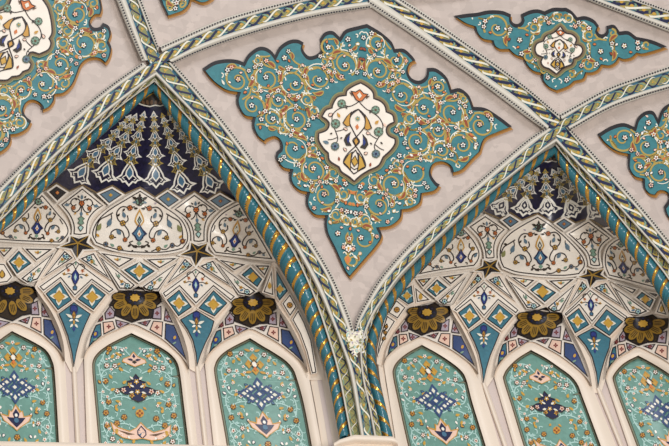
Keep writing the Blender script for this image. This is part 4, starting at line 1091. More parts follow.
def kite_art(sx, sy):
    def f(pen):
        def q(pts): return [(a * sx, b * sy) for a, b in pts]
        z = 1.1 * sx / 24
        pen.line(q([(0, .3), (.14, .46), (.34, .48), (.46, .32), (.36, .18), (.22, .24)]), 1.15, 'dark_line')
        pen.line(q([(.02, .22), (.10, .02), (.26, -.08), (.40, .0), (.34, .12)]), 1.15, 'dark_line')
        pen.line(q([(0, .24), (0, -.24)]), .9, 'dark_line')
        pen.line(q([(.44, .3), (.58, .22), (.64, .3)]), .8, 'dark_line')
        pen.flower(q([(0, .30)])[0], 2.3 * z, 'orange', 'rust', 'dark_line', 5)
        pen.flower(q([(.34, .10)])[0], 1.9 * z, 'orange', 'rust', 'brown', 4)
        for c, a, L, col in (((0, .46), 1.57, 4.6, 'slate'), ((.5, .22), -.1, 5.2, 'slate'), ((0, -.04), -1.57, 5, 'slate'), ((.2, .42), .9, 3, 'umber'), ((.2, -.1), -.6, 3, 'ochre'), ((.1, .52), .9, 3, 'umber')):
            pen.leaf(q([c])[0], a, L * z, L * .27 * z, col, None)
        pen.shape(q([(0, -.24), (.13, -.34), (.06, -.42), (.13, -.52), (0, -.6), (-.13, -.52), (-.06, -.42), (-.13, -.34)]), 'leaf_green', 'leaf_rim', .8)
        pen.shape(q([(0, -.62), (.11, -.70), (.05, -.8), (0, -.86), (-.05, -.8), (-.11, -.70)]), 'pale_teal', 'dark_line', .8)
    return f

def cell(poly, k, lab, base_pt, top_pt, sx, sy, name='muqarnas_cell', side=False, depth=.055, skew=None, kite=False):
    P = smooth_cusps(runs(poly), 3.0)
    s = bowl(SB[k], P, depth, 22 if not kite else 14); c = P.mean(0)
    t = thing(name, lab, 'muqarnas cell', c, SB[k], 'white arabesque cells over the stars' if not kite else 'white kite panels over the stars')
    p = Part(); p.poly(P, s, 'cream', 0, 5); p.skirt(P, s, 'cream', 0, -.08)
    q = inset(P, 2.4); p.poly(inset(P, 1.9), s, 'dark_line', .003, 5); p.poly(inset(P, 3.0), s, 'cell_white', .006, 5)
    f = sub(p, 'white_field', t, t)
    a = Part(); v = np.array(top_pt, float) - np.array(base_pt, float); L = np.hypot(*v); v /= L
    ex = np.array([-v[1], v[0]])
    if skew is not None: ex = np.array(skew, float)
    fr = Frame(base_pt if not kite else (np.array(top_pt) + np.array(base_pt)) / 2, ex, v)
    pen = Pen(a, s, fr, True, inset(P, 3.4), .006)
    (kite_art(sx, sy) if kite else cell_art(sx, sy, None, side))(pen)
    sub(a, 'arabesque', t, t)

cell([(140.2, 188.5), C_, (125, 197.5), (108, 208), (97, 218), (91.5, 228), (90.5, 236), (95, 244.5), C_, (110, 250), (125, 253.3), (140, 254.5), (160, 254.6), (175, 252.6), (184, 250), C_, (189.5, 242), (189.5, 232), (185, 221), (178, 213.5), (171, 208.5), C_, (156, 198.5), (140.2, 188.5)], 'L',
     'broad white arabesque cell with blue palmette between the two stars of the left arch', (139, 247), (140, 191), 46, 54)
cell([(42, 192), (50, 201), (59, 212), (67.5, 222), (70.5, 232), (66, 240), (60.5, 244.5), C_, (40, 243.8), (20, 243), (-8, 241), C_, (-8, 236), (12, 222), (30, 205), (42, 192)], 'L', 'white arabesque cell against the left rope of the left arch', (36.5, 239), (38.5, 200), 36, 44, side=True, skew=(1, .02))
cell([(240.4, 200.8), C_, (229, 206.5), (219, 213.5), (210.5, 224.5), (208, 236), (209, 246), (214.5, 254.5), C_, (235, 257), (255, 259.5), (276, 261.5), C_, (258, 230), (240.4, 200.8)], 'L', 'white arabesque cell against the right rope of the left arch', (233, 252.5), (240, 206), 36, 46, side=True, skew=(1, .07))
cell([(537.8, 214.5), C_, (523, 222.5), (508.5, 232), (500.5, 242), (497.8, 252), (498.5, 261), (502, 269), C_, (515, 273.8), (530, 276), (545, 277.3), (565, 277.6), (580, 275.8), C_, (586.5, 267), (585.5, 258), (579, 248.5), (571, 240), (564, 233), C_, (551, 223), (537.8, 214.5)], 'R',
     'broad white arabesque cell with blue palmette between the two stars of the right arch', (541, 270), (538.5, 216), 42, 50)
cell([(463, 226), (470, 233), (476.5, 241.5), (481.3, 252), (480, 261), (475, 267.6), C_, (455, 270), (435, 273), (413, 277.5), C_, (425, 264), (445, 244), (463, 226)], 'R', 'white arabesque cell against the left rope of the right arch', (461, 267), (461, 232), 33, 40, side=True, skew=(1, -.06))
cell([(620.8, 235.5), C_, (612, 240.5), (605.5, 247.5), (603, 257), (603.5, 267), (607.5, 277), C_, (625, 281.5), (645, 287), (664, 292), C_, (652, 277), (637, 256), (620.8, 235.5)], 'R', 'white arabesque cell against the right rope of the right arch', (624.5, 278), (620.5, 240), 32, 40, side=True, skew=(1, .2))
cell([(82.4, 186), C_, (106.5, 205.7), C_, (96, 213), (90, 222), (88.7, 235), C_, (80, 236.8), (71.4, 235.6), C_, (71.8, 226), (67.5, 215.5), (58.3, 204.4), C_, (82.4, 186)], 'L', 'white kite panel with orange flowers above the left star of the left arch', (80.5, 234), (82.4, 187), 24, 24, 'kite_panel', depth=.03, kite=True)
cell([(194.4, 192.4), C_, (219.5, 210.8), C_, (210.5, 218.5), (206.8, 228), (206.4, 242), C_, (199, 243.8), (191.6, 242.6), C_, (190.8, 231), (185.5, 220), (171.2, 209.4), C_, (194.4, 192.4)], 'L', 'white kite panel with orange flowers above the right star of the left arch', (199, 241), (194.6, 193), 24, 24, 'kite_panel', depth=.03, kite=True)
cell([(485.3, 213.8), C_, (508, 229.3), C_, (500, 237), (496.3, 246), (496.6, 259), C_, (490, 260.6), (484, 259.6), C_, (482.8, 250), (477.5, 238), (466.5, 226.5), C_, (485.3, 213.8)], 'R', 'white kite panel with scrolls above the left star of the right arch', (490, 258), (486, 214), 22, 22, 'kite_panel', depth=.03, kite=True)
cell([(588.4, 219.3), C_, (613, 238.2), C_, (603.5, 246), (600.5, 254), (602.5, 267), C_, (595, 268.2), (588.6, 266), C_, (586, 254.5), (577, 244.5), (565.2, 233.5), C_, (588.4, 219.3)], 'R', 'white kite panel with scrolls above the right star of the right arch', (595, 266), (588.6, 220), 23, 23, 'kite_panel', depth=.03, kite=True)

DIA = [('L', [(46.3, 191.6), (56.5, 184.2), (69.3, 192.2), (57.3, 203)], 'black', 'orange', 'dark diamond tile beside the left rope at the foot of left blue hood'),
       ('L', [(96.5, 193.6), (112.2, 186.6), (125, 194.6), (109, 205.4)], 'slate', 'gold', 'blue diamond tile left of the broad white cell under the left hood'),
       ('L', [(155, 198), (167.7, 189.6), (182, 200), (168.5, 209.2)], 'slate', 'gold', 'blue diamond tile right of the broad white cell under the left hood'),
       ('L', [(206.9, 200.4), (220, 192.6), (235, 201.4), (220, 210)], 'slate', 'rust', 'blue diamond tile beside the right rope at the foot of left blue hood'),
       ('R', [(499.6, 220), (510, 213.8), (522, 221.6), (510.4, 229.6)], 'slate', 'rust', 'blue diamond tile left of the broad white cell under the right hood'),
       ('R', [(553, 223.6), (564, 216.6), (575.6, 223.8), (564, 231.8)], 'slate', 'rust', 'blue diamond tile right of the broad white cell under the right hood'),
       ('R', [(602.5, 227.8), (610.5, 226.5), (622, 236), (613.5, 237.4)], 'navy', 'brown', 'narrow diamond tile with painted shadow beside the right rope under the right hood')]  # last tile's dark colours hold the shadow lying on it
for k, q, f, cc, lab in DIA:
    t = thing('diamond_tile', lab, 'tile', np.mean(q, 0), SB[k], 'small diamond tiles under the hoods')
    c = np.mean(q, 0)
    plate(q, SB[k], .05, f, 'tile_face', t, t, 1.7, .9, art=lambda pen, cc=cc: (pen.fill([(-2, 0), (0, 1.9), (2, 0), (0, -1.9)], cc, O2, True), pen.fill(ell((0, 0), .8, .8, 0, 6), 'ochre', O3, True)), fr=Frame(c))

# ------------------------------------------------------------------ pendentives
P1 = PEN['P1']
def pend(key, k, rl, rr, lab):
    d = PEN[key]; w = tps_fit([P1[n] for n in PK], [d[n] for n in PK]); st = STAR[key]
    t = thing('pendentive', lab, 'pendentive', d['KT'], SB[k], 'tiled pendentives under the stars')
    bl = RW[rl](catmull(BAND_R, 40)); br = RW[rr](catmull(BAND_L, 40))
    KB = np.array(d['KB'])
    body = np.r_[[st[4]], w([(38.5, 279)]), bl, [KB + (-3.2, 5)], [KB + (3.2, 5)], br[::-1], w([(112, 282)]), [st[2]], [d['sC']]]
    p = Part(); p.poly(body, SBo(k, .02), 'marble', 0, 8); p.skirt(dense(np.r_[bl, [KB + (-3.2, 5)]], 4, False), SBo(k, .02), 'marble', 0, -.3, False); p.skirt(dense(br, 4, False), SBo(k, .02), 'marble', 0, -.3, False)
    sub(p, 'marble_ground', t, t)
    lift = .012
    # two spandrel triangles under the star
    A = w([(64.5, 249.5), (74.5, 258), (41.5, 279)]); B = w([(78.5, 258.3), (94, 252), (111.5, 280.5)])
    for q, tip in ((A, 2), (B, 2)):
        fr, L = fr_axis(q[2], (q[0] + q[1]) / 2); fr.c = fr.c * .5 + (q[0] + q[1]) * .25
        plate(q, SB[k], lift, 'cell_white', 'spandrel_panel', t, t, .9, 1.25, rim='cream', art=sprig(-L * .5), fr=fr)
    chev = w([(76, 261), (113.8, 289.3), (109.5, 292.4), (91.8, 279.8), (74.8, 295.5), (60.5, 278), (43.5, 290.8), (39.5, 286.5)])
    def art(pen):
        pen.shape([(0, 9), (2.6, 5), (3, 1), (1.4, -3), (0, -5), (-1.4, -3), (-3, 1), (-2.6, 5)], 'royal', 'navy', .8)
        pen.fill([(0, 5.5), (1.2, 2), (0, -1.5), (-1.2, 2)], 'pale_teal', O3, True)
        pen.shape([(0, -5), (1.8, -7), (1.4, -9.5), (-1.4, -9.5), (-1.8, -7)], 'steel_blue', 'dark_line', .6)
        pen.line([(0, 9), (3, 14), (7, 13), (7.5, 9.5), (5, 9)], .8, 'dark_line')
        pen.line([(2, 4), (6, 5), (9, 3.5), (11, 4.5)], .8, 'dark_line')
        pen.flower((6, 8), 1.6, 'orange', 'rust', None, 4); pen.flower((9.5, 4.6), 1.5, 'gold', 'rust', None, 4)
        pen.leaf((4, 3), -.6, 3, .7, 'steel_blue'); pen.leaf((0, 13), 1.57, 3, .8, 'leaf_green')
    sc = np.hypot(*(np.array(d['Rc']) - d['Lc'])) / 77.0
    up = np.array(d["ap"], float) - np.array(d["CB"], float); up /= np.hypot(*up); rt = np.array(d["Rc"], float) - np.array(d["Lc"], float); rt /= np.hypot(*rt)
    pc = np.array(d['ap']) * .45 + np.array(d['CB']) * .55
    s = plane(SB[k], chev, lift); p = Part()
    p.poly(inset(chev, -1.2), s, 'cream', 0, 6); p.poly(chev, s, 'dark_line', .004, 6); p.poly(inset(chev, 1.0), s, 'cell_white', .008, 6)
    o = sub(p, 'chevron_panel', t, t); a = Part(); art(Pen(a, s, Frame(pc, rt * sc * 1.18, up * sc * 1.1), True, None, .009)); sub(a, 'inlay_motif', o, t)
    for nm in ('L', 'R'):
        q = [d[nm + 'T'], d[nm + 'R'], d[nm + 'B'], d[nm + 'L']]
        plate(inset(q, -1.2), SB[k], lift + .01, 'tile_teal', 'square_panel', t, t, 1.2, 1.0, rim='marble', art=lambda pen: star4(pen, (0, 0), 9.4), fr=Frame(np.mean(q, 0), rt * sc, up * sc))
    kite = w([(74, 302), (90.8, 313.8), (85.6, 325), (80.5, 338), (76.8, 352), (74, 367), (71.5, 352), (67.5, 336), (63, 324), (58.5, 313.6)])
    def art2(pen):
        pen.shape([(0, 12), (3.4, 11), (4, 7), (2, 4.5), (0, 6), (-2, 4.5), (-4, 7), (-3.4, 11)], 'royal', 'navy', .8)
        pen.shape([(0, 6), (1.9, 2), (1.5, -1), (0, -3), (-1.5, -1), (-1.9, 2)], 'gold', 'brown', .8)
        pen.fill([(0, 3), (.8, 1), (0, -1), (-.8, 1)], 'rust', O4, True)
        pen.leaf((1.5, -1.5), .45, 8.5, 1.5, 'pale'); pen.leaf((1.2, -3), -.5, 5, 1.2, 'white')
        pen.fill([(0, -3), (1.3, -6), (0, -9.5), (-1.3, -6)], 'ochre', O3, True)
        pen.leaf((1.2, -8), -.9, 5, 1.2, 'pale'); pen.leaf((1.8, 2.5), .9, 4, .9, 'royal')
        pen.fill([(0, -10), (1.8, -13), (0, -16), (-1.8, -13)], 'royal', O2, True)
    kc = np.array(d['KT']) * .78 + np.array(d['KB']) * .22
    kup = np.array(d["KT"], float) - np.array(d["KB"], float); kup /= np.hypot(*kup)
    s = SBo(k, -.02); p = Part(); p.poly(inset(kite, -1.0), SBo(k, -.005), 'marble', 0, 8); p.poly(kite, s, 'dark_line', 0, 8); p.poly(inset(kite, 1.0), s, 'tile_teal', .003, 8)
    p.skirt(dense(kite, 4), s, 'dark_line', 0, -.03)
    o = sub(p, 'kite_panel', t, t); a = Part(); art2(Pen(a, s, Frame(kc, rt * sc * .9, kup * sc * .95), True, inset(kite, .2), .003)); sub(a, 'iris_motif', o, t)

pend('P1', 'L', 'L0', 'L1', 'tiled pendentive with two gold starred squares under the left star of left arch')
pend('P2', 'L', 'L1', 'L2', 'tiled pendentive with two gold starred squares under the right star of left arch')
pend('P3', 'R', 'R0', 'R1', 'tiled pendentive with two gold starred squares under the left star of right arch')
pend('P4', 'R', 'R1', 'R2', 'tiled pendentive with two gold starred squares under the right star of right arch')

# ------------------------------------------------------------------ spandrel strips between rope and outer niches
def end_strip(k, body, panels, lab, c):
    t = thing('arch_spandrel', lab, 'spandrel', c, SB[k], 'narrow spandrels beside the ropes')
    p = Part(); p.poly(body, SBo(k, .02), 'marble', 0, 8); p.skirt(dense(body, 5), SBo(k, .02), 'marble', 0, -.2); sub(p, 'marble_ground', t, t)
    for q, field, kind in panels:
        def art(pen, kind=kind):
            if kind == 'star': star4(pen, (0, 0), 6, 'gold', 'pale_teal')
            elif kind == 'bloom':
                pen.flower((0, 0), 2.6, 'ochre', 'rust', 'brown', 5)
            elif kind == 'scroll':
                pen.line([(0, 13), (1.5, 9), (-1.5, 5), (1.5, 1), (-1.2, -3), (1, -8), (0, -13)], 1.4, 'umber')
                for y in (10, 4, -2, -8): pen.flower((.3, y), 1.7, 'ochre', 'rust', 'umber', 4)
        qa = np.array(q, float); v = qa[np.argmin(qa[:, 1])] - qa[np.argmax(qa[:, 1])]; v /= np.hypot(*v)
        plate(q, SB[k], .014, field, 'tile_panel', t, t, .8, 1.0, rim='cream', art=art, fr=Frame(qa.mean(0), (-v[1], v[0]), v) if kind == 'scroll' else Frame(qa.mean(0)))

bR = {k: RW[k](catmull(BAND_R, 40)) for k in RW}; bLf = {k: RW[k](catmull(BAND_L, 40)) for k in RW}
end_strip('L', np.r_[[(275, 262), (283, 274), (292, 289), (300, 305), (309, 325), (316, 345), (323, 368), (325, 380), (309, 380)], bR['L2'][::-1], [(262, 292), (271, 264)]],
          [([(275.5, 267.5), (289, 291), (279.5, 302), (275.8, 296)], 'tile_teal', 'star'), ([(290, 293), (297.5, 306.5), (290, 317.5), (281.5, 303.5)], 'cell_white', 'bloom'),
           ([(298.2, 308.5), (305, 322), (312, 340), (317.2, 373), (311.5, 374.5), (306, 352), (299.5, 334), (291.5, 319.5)], 'cell_white', 'none')],
          'narrow marble spandrel inside the right rope of the left arch', (292, 310))
end_strip('R', np.r_[[(414, 278), (404, 289), (393, 302), (386, 315), (380, 331), (376.5, 346), (377, 364), (383, 367)], bLf['R0'][::-1], [(432, 301), (416, 284)]],
          [([(412.5, 284), (414.5, 302.5), (408.5, 305.5), (397, 297.5), (403, 289)], 'tile_teal', 'star'), ([(396, 299), (406.5, 307.3), (397.8, 319.5), (387.3, 313)], 'cell_white', 'bloom'),
           ([(386.6, 314.5), (396, 321), (388.5, 333), (382, 346), (378.3, 357), (377, 350), (380.5, 333)], 'cell_white', 'scroll')],
          'narrow marble spandrel inside the left rope of the right arch', (392, 315))
end_strip('R', np.r_[[(662, 292), (672, 312), (684, 338), (694, 365), (698, 392)], bR['R2'][::-1], [(656, 313)]],
          [([(663.5, 298), (671, 312), (675, 322), (669.5, 318)], 'tile_teal', 'none')], 'narrow marble spandrel inside the right rope at the right edge', (672, 312))
end_strip('L', np.r_[[(-8, 243), (-45, 262), (-48, 320), (-42, 358)], bLf['L0'][::-1], [(8, 284), (6, 262)]], [], 'narrow marble spandrel at the left edge inside the left rope', (-8, 280))

# ------------------------------------------------------------------ rosette half domes
CELLS = [([(110, 305.5), (115.2, 311.8), (114.5, 318), (105.2, 319.8), (104.5, 313)], 'lilac'), ([(153.6, 308.8), (161.4, 305.4), (161.6, 319.6), (152, 318.8)], 'lilac'),
         ([(115.2, 319.3), (130.3, 323), (119.8, 329), (116.6, 326)], 'lilac'), ([(137, 322.6), (151.3, 319.8), (147, 326.4)], 'lilac'),
         ([(102.6, 322), (113.2, 320.8), (115.6, 328.6), (103.6, 334.6)], 'pale_pink'), ([(153.2, 320.6), (163.2, 321.6), (162.2, 337), (149.5, 329.6)], 'pale_pink'),
         ([(165.4, 307), (173, 322.8), (163.6, 320.8)], 'lilac'), ([(103, 314.5), (103.6, 320.4), (97, 322.4)], 'lilac'),
         ([(95.8, 325), (101, 323), (101.8, 335.4), (92.4, 343), (88, 350), (91, 336)], 'tile_teal'), ([(165.2, 323), (174.2, 325), (180, 338.6), (186.4, 360), (176, 348.8), (164.6, 338.6)], 'lattice_blue')]
DARK = T(90, 260, S1, [(182, 202), (260, 197), (310, 172), (370, 205), (438, 205), (452, 265), (405, 306), (394, 368), (335, 372), (268, 395), (200, 368), (160, 352), (164, 300), (125, 285)])
def rosette(key, lab):
    k = key[0]; w = RW[key]; K = dict(zip(RK, ROS[key]))
    bl = w(catmull(BAND_L, 40)); br = w(catmull(BAND_R, 40)); fr_ = w(catmull(ARC_F, 60))
    ctl = [tuple(bl[i]) for i in range(0, 40, 6)] + [tuple(br[i]) for i in range(0, 40, 6)] + [tuple(fr_[i]) for i in range(4, 58, 8)] + [K['top']]
    hh = [.02] * 14 + [.06] * 7 + [.02]
    ctl += [tuple(q) for q in w([(135, 297), (135, 310), (118, 312), (153, 313), (105, 322), (166, 324)])]; hh += [.11, .17, .13, .13, .08, .08]
    f = tps_fit(ctl, np.array(hh), 20.0)
    s = Surf(lambda x, y: SB[k].f(x, y) + f(np.c_[x, y])[:, 0])
    t = thing('rosette_semidome', lab, 'half dome', K['mC'], s, 'black and gold rosette half domes over the niches')
    p = Part(); rim = np.r_[[K['top']], br, fr_[::-1][1:-1], bl[::-1]]
    p.poly(rim, s, 'cream', -.004, 5); p.skirt(rim, s, 'marble', -.004, .1); sub(p, 'dome_shell', t, t)
    p = Part(); dk = w(DARK); p.poly(dk, s, 'umber', .006, 4); p.ribbon(dense(dk, 2.5), 1.2, s, 'black', .010, True); o = sub(p, 'dark_calotte', t, t)
    mc = np.array(K['mC'])
    for i in range(7):
        a = math.radians(-12 + i * 34)
        q = w([(135 + 15.5 * math.cos(a), 299.5 + 12.5 * math.sin(a))])[0]
        dd = q - mc; ang = math.atan2(dd[1], dd[0])
        g = Part(); pet = ell(q, 8.4, 5.0, ang, 14); g.poly(pet, s, 'black', .012, 4); g.poly(ell(q, 7.3, 4.0, ang, 12), s, 'semi_gold', .016, 4)
        for sg in (-1, 0, 1):
            n_ = np.array([-math.sin(ang), math.cos(ang)]) * sg * 1.5; e_ = np.array([math.cos(ang), math.sin(ang)])
            g.ribbon(dense([q + n_ - e_ * 3.6, q + n_ * 1.2 + e_ * (4.4 - abs(sg))], 2, False), .7, s, 'umber', .020)
        sub(g, 'petal', t, t)
        if 0 < i < 7:
            pass
    g = Part(); g.poly(ell(mc, 10.2, 7.4, .05, 18), s, 'black', .024, 4)
    for i in range(8):
        a = i * math.pi / 4; g.fan(ell(mc + (7.2 * math.cos(a), 5.2 * math.sin(a)), 1.1, .9, 0, 6), s, 'navy', .027)
    g.poly([mc + np.array([(5.3 if i % 2 else 4.2) * math.cos(i * math.pi / 8), (3.9 if i % 2 else 3.1) * math.sin(i * math.pi / 8)]) for i in range(16)], s, 'gold', .03, 4)
    sub(g, 'gold_medallion', t, t)
    for q, m in CELLS:
        q = w(q); g = Part(); g.poly(q, s, 'dark_line', .006, 4); g.poly(inset(q, 1.0), s, m, .010, 4)
        c = np.mean(q, 0)
        if m in ('lattice_blue', 'tile_teal'):
            g.fan(ell(c + (.5, -1), 2.6, 4.0, .4, 8), s, 'royal', .014); g.fan(ell(c + (.3, -1.5), 1.4, 2.0, .4, 8), s, 'gold', .018); g.fan(ell(c + (0, 4), 1, 2.2, 1.0, 6), s, 'leaf_green', .014)
        else:
            for i in range(4): g.fan(ell(c + (1.3 * math.cos(i * 1.57), 1.3 * math.sin(i * 1.57)), 1.1, .8, i * 1.57, 6), s, 'red_flower', .014)
        sub(g, 'cell_panel', t, t)
rosette('L0', 'black and gold rosette half dome above the niche at the left edge')
rosette('L1', 'black and gold rosette half dome above the middle niche of the left arch')
rosette('L2', 'black and gold rosette half dome above the niche left of the central pier')
rosette('R0', 'black and gold rosette half dome above the niche right of the central pier')
rosette('R1', 'black and gold rosette half dome above the middle niche of the right arch')
rosette('R2', 'black and gold rosette half dome above the niche at the right edge')

# ------------------------------------------------------------------ niches
NI = {   # panel outline: left side from the bottom up to the apex, then down the right side
 'L0': ([(-19, 480), (-21, 440), (-23, 376), (-21, 362), (-12, 350), (0, 339.5), (12, 331)], [(12, 331), (24, 337), (36, 343.3), (46, 350), (52, 360), (55, 376), (59, 442), (61, 480)]),
 'L1': ([(101, 480), (98.8, 446), (94.3, 395), (92.2, 370), (93, 360), (98, 352.5), (107, 345.5), (118, 339.5), (131.4, 333)], [(131.4, 333), (148, 341), (161, 347.5), (171, 354.5), (177.5, 363), (180.5, 376), (184, 405), (189, 446), (192.5, 480)]),
 'L2': ([(230.5, 480), (226.7, 446), (219.4, 404), (214.3, 374), (214.8, 365), (219, 357), (228.8, 349), (250, 338)], [(250, 338), (262, 345.5), (273, 352), (285, 360), (292.5, 368), (296.5, 377), (304, 404), (312, 446), (317.5, 480)]),
 'R0': ([(417, 480), (408, 446), (397.7, 400), (392.8, 376), (393.3, 368), (398, 360.5), (408, 352.5), (421.9, 344.8)], [(421.9, 344.8), (436, 352.5), (450, 361.5), (461, 370.5), (466.5, 380), (472.8, 404), (485.8, 446), (495, 480)]),
 'R1': ([(535, 480), (523.6, 446), (512, 408), (503.5, 381), (503.8, 374.5), (508, 367.5), (518, 358), (531, 350)], [(531, 350), (545, 357.5), (559, 367), (571, 376), (578, 385), (583, 398), (601, 446), (613, 480)]),
 'R2': ([(648, 480), (636.7, 446), (620, 402), (613, 381), (613.5, 375), (620, 366.5), (628, 360.5), (638.2, 355.5)], [(638.2, 355.5), (653, 363.5), (668, 373), (682, 384), (690, 394), (697, 408), (711, 446), (722, 480)])}
NB = {  # outer edges of the marble frames at the foot (left, right)
 'L0': ((-45, 480), (71.5, 480)), 'L1': ((88, 480), (201.5, 480)), 'L2': ((217.5, 480), (328, 480)), 'R0': ((402, 480), (510, 480)), 'R1': ((524, 480), (630, 480)), 'R2': ((640, 480), (740, 480))}
AX = {'L0': (.05, 1.0), 'L1': (.105, 1.0), 'L2': (.17, .95), 'R0': (.25, .92), 'R1': (.32, .9), 'R2': (.42, .9)}

def motif_cloud(pen, y, w, h, fill='pale_pink', core='navy'):
    pen.shape([(0, y + h), (w * .28, y + h * .45), (w * .42, y + h * .55), (w * .5, y + h * .1), (w, y + h * .25), (w * .8, y - h * .25), (w * .5, y - h * .5), (w * .2, y - h * .75), (0, y - h), (-w * .2, y - h * .75), (-w * .5, y - h * .5), (-w * .8, y - h * .25), (-w, y + h * .25), (-w * .5, y + h * .1), (-w * .42, y + h * .55), (-w * .28, y + h * .45)], fill, 'ochre', .8)
    pen.fill([(0, y + h * .7), (w * .22, y + h * .3), (w * .14, y), (w * .6, y + h * .02), (w * .35, y - h * .35), (0, y - h * .75), (-w * .35, y - h * .35), (-w * .6, y + h * .02), (-w * .14, y), (-w * .22, y + h * .3)], core, O3)
    pen.fill(ell((0, y - .2 * h), w * .16, h * .2, 0, 8), 'steel_blue', O4, True); pen.fill(ell((0, y + .2 * h), w * .1, h * .14, 0, 6), 'white', O4, True)

def common_scrolls(pen, A):
    L = [([(3, -22), (12, -13), (24, -15), (31, -24), (28, -33), (20, -33)]), ([(6, -40), (16, -36), (30, -38), (35, -47), (31, -58), (20, -60)]),
         ([(4, -70), (14, -66), (26, -68), (34, -76), (33, -88), (24, -94), (16, -90)]), ([(4, -100), (16, -95), (28, -98), (35, -106), (35, -116), (26, -124)]), ([(4, -126), (18, -122), (32, -126), (36, -136)]), ([(31, -24), (36, -34), (35, -47)]), ([(35, -58), (37, -68), (35, -78)]), ([(35, -90), (38, -98), (36, -106)])]
    for j, c in enumerate(L):
        pen.line(c, 1.2, 'pale_teal')
        C = catmull(c, max(6, int(length(c) / 5.5)))
        for i in range(1, len(C) - 1):
            d = C[i + 1] - C[i - 1]; a = math.atan2(d[1], d[0]) + (1.0 if (i + j) % 2 else -1.0); q = C[i]; sg = 1 if (i + j) % 2 else -1
            pen.line([q, q + 2.6 * np.array([math.cos(a), math.sin(a)]), q + 2.6 * np.array([math.cos(a), math.sin(a)]) + 1.8 * np.array([math.cos(a + sg), math.sin(a + sg)])], .9, 'pale_teal')
    rnd = random.Random(4 if A else 8)
    for x, y in ((20, -33), (28, -33), (20, -60), (31, -50), (16, -88), (30, -72), (24, -95), (30, -112), (26, -122), (12, -14), (24, -15), (34, -84), (14, -108), (34, -98), (33, -133), (18, -134)):
        k = rnd.random()
        if k < .45: pen.flower((x, y), 2.5, 'white', rnd.choice(['orange', 'rust']), rnd.choice(['brown', 'brown', None]), 5)
        elif k < .75: pen.flower((x, y), 2.7, 'ochre', 'rust', 'brown', 5)
        else: pen.leaf((x, y), rnd.uniform(0, 6), 4, 1.2, 'white', 'navy')
    for x, y, a in ((14, -22, .8), (23, -25, 2.2), (24, -47, 1), (14, -52, 2.4), (22, -82, 1.2), (26, -106, 2), (18, -72, .3), (12, -38, .5), (20, -116, .9), (27, -60, 2.6), (10, -116, 2)):
        pen.leaf((x, y), a, 5.6, 1.5, 'gold', None)
    for x, y, a in ((31, -29, .3), (34, -50, 2.6), (16, -65, 1), (29, -68, 5), (33, -110, .6), (10, -98, 1.2), (30, -90, 3), (8, -32, 1)): pen.leaf((x, y), a, 4.4, .9, 'pale_teal')
    used = [(20, -33), (28, -33), (20, -60), (31, -50), (16, -88), (30, -72), (24, -95), (30, -112), (26, -122), (12, -14), (24, -15), (34, -84), (14, -108)]
    for _ in range(700):
        x, y = rnd.uniform(4, 38), rnd.uniform(-136, -8)
        if any(math.hypot(x - a, y - b) < 5.2 for a, b in used) or (x < 21 and -74 < y < -40) or (x < 18 and -106 < y < -78) or (x < 11 and y > -38): continue
        used.append((x, y)); k = rnd.random(); a = rnd.uniform(0, 6.28)
        if k < .3: pen.flower((x, y), 1.9, 'white', 'orange', None, 5, a)
        elif k < .5: pen.leaf((x, y), a, 4.2, 1.2, rnd.choice(['gold', 'white', 'ochre']), rnd.choice([None, 'navy']))
        else: pen.line([(x, y), (x + 3 * math.cos(a), y + 3 * math.sin(a)), (x + 5 * math.cos(a + .9), y + 5 * math.sin(a + .9))], 1.0, 'pale_teal')

def design_A(pen):      # blue lattice star over a cloud palmette
    common_scrolls(pen, True)
    pen.flower((0, -9), 2.4, 'white', 'orange', None); pen.leaf((2, -11), .3, 7, 1.4, 'ochre')
    for c4 in ((0, -18), (0, -32), (6, -25)): pen.shape([(c4[0], c4[1] + 4), (c4[0] + 3.4, c4[1]), (c4[0], c4[1] - 4), (c4[0] - 3.4, c4[1])], 'gold', 'ochre', 1.0)
    pen.shape([(0, -20), (4, -25), (0, -30), (-4, -25)], 'white', 'umber', 1.0); pen.fill([(0, -27), (2, -30), (0, -33), (-2, -30)], 'orange', O4, True)
    pen.leaf((4, -33), -.2, 8, 1.4, 'ochre')
    c = -57
    for x, y, rx, ry in ((0, 11, 4.2, 6.2), (0, -11, 4.2, 6.2), (16, 0, 5.5, 4), (8.5, 5, 5, 4), (8.5, -5, 5, 4), (0, 0, 5, 4.4)):
        D4 = [(x, c + y + ry), (x + rx, c + y), (x, c + y - ry), (x - rx, c + y)]
        pen.shape(D4, 'slate' if x else 'steel_blue', 'lattice_blue', 1.6)
        pen.fill([(x, c + y + ry * .5), (x + rx * .5, c + y), (x, c + y - ry * .5), (x - rx * .5, c + y)], 'pale', O4)
    for x, y in ((4.2, 8), (4.2, -8), (12.5, 2.6), (12.5, -2.6)): pen.fill(ell((x, c + y), 1.3, 1.3, 0, 6), 'white', O4 + .002, True)
    pen.leaf((19, c), 0, 5, 1.4, 'steel_blue', 'navy'); pen.leaf((11, c + 8), .6, 4, 1.1, 'steel_blue', 'navy'); pen.leaf((11, c - 8), -.6, 4, 1.1, 'steel_blue', 'navy')
    motif_cloud(pen, -90, 17, 14)
    pen.flower((0, -111), 3, 'ochre', 'rust', 'brown')
    motif_cloud(pen, -130, 14, 10)

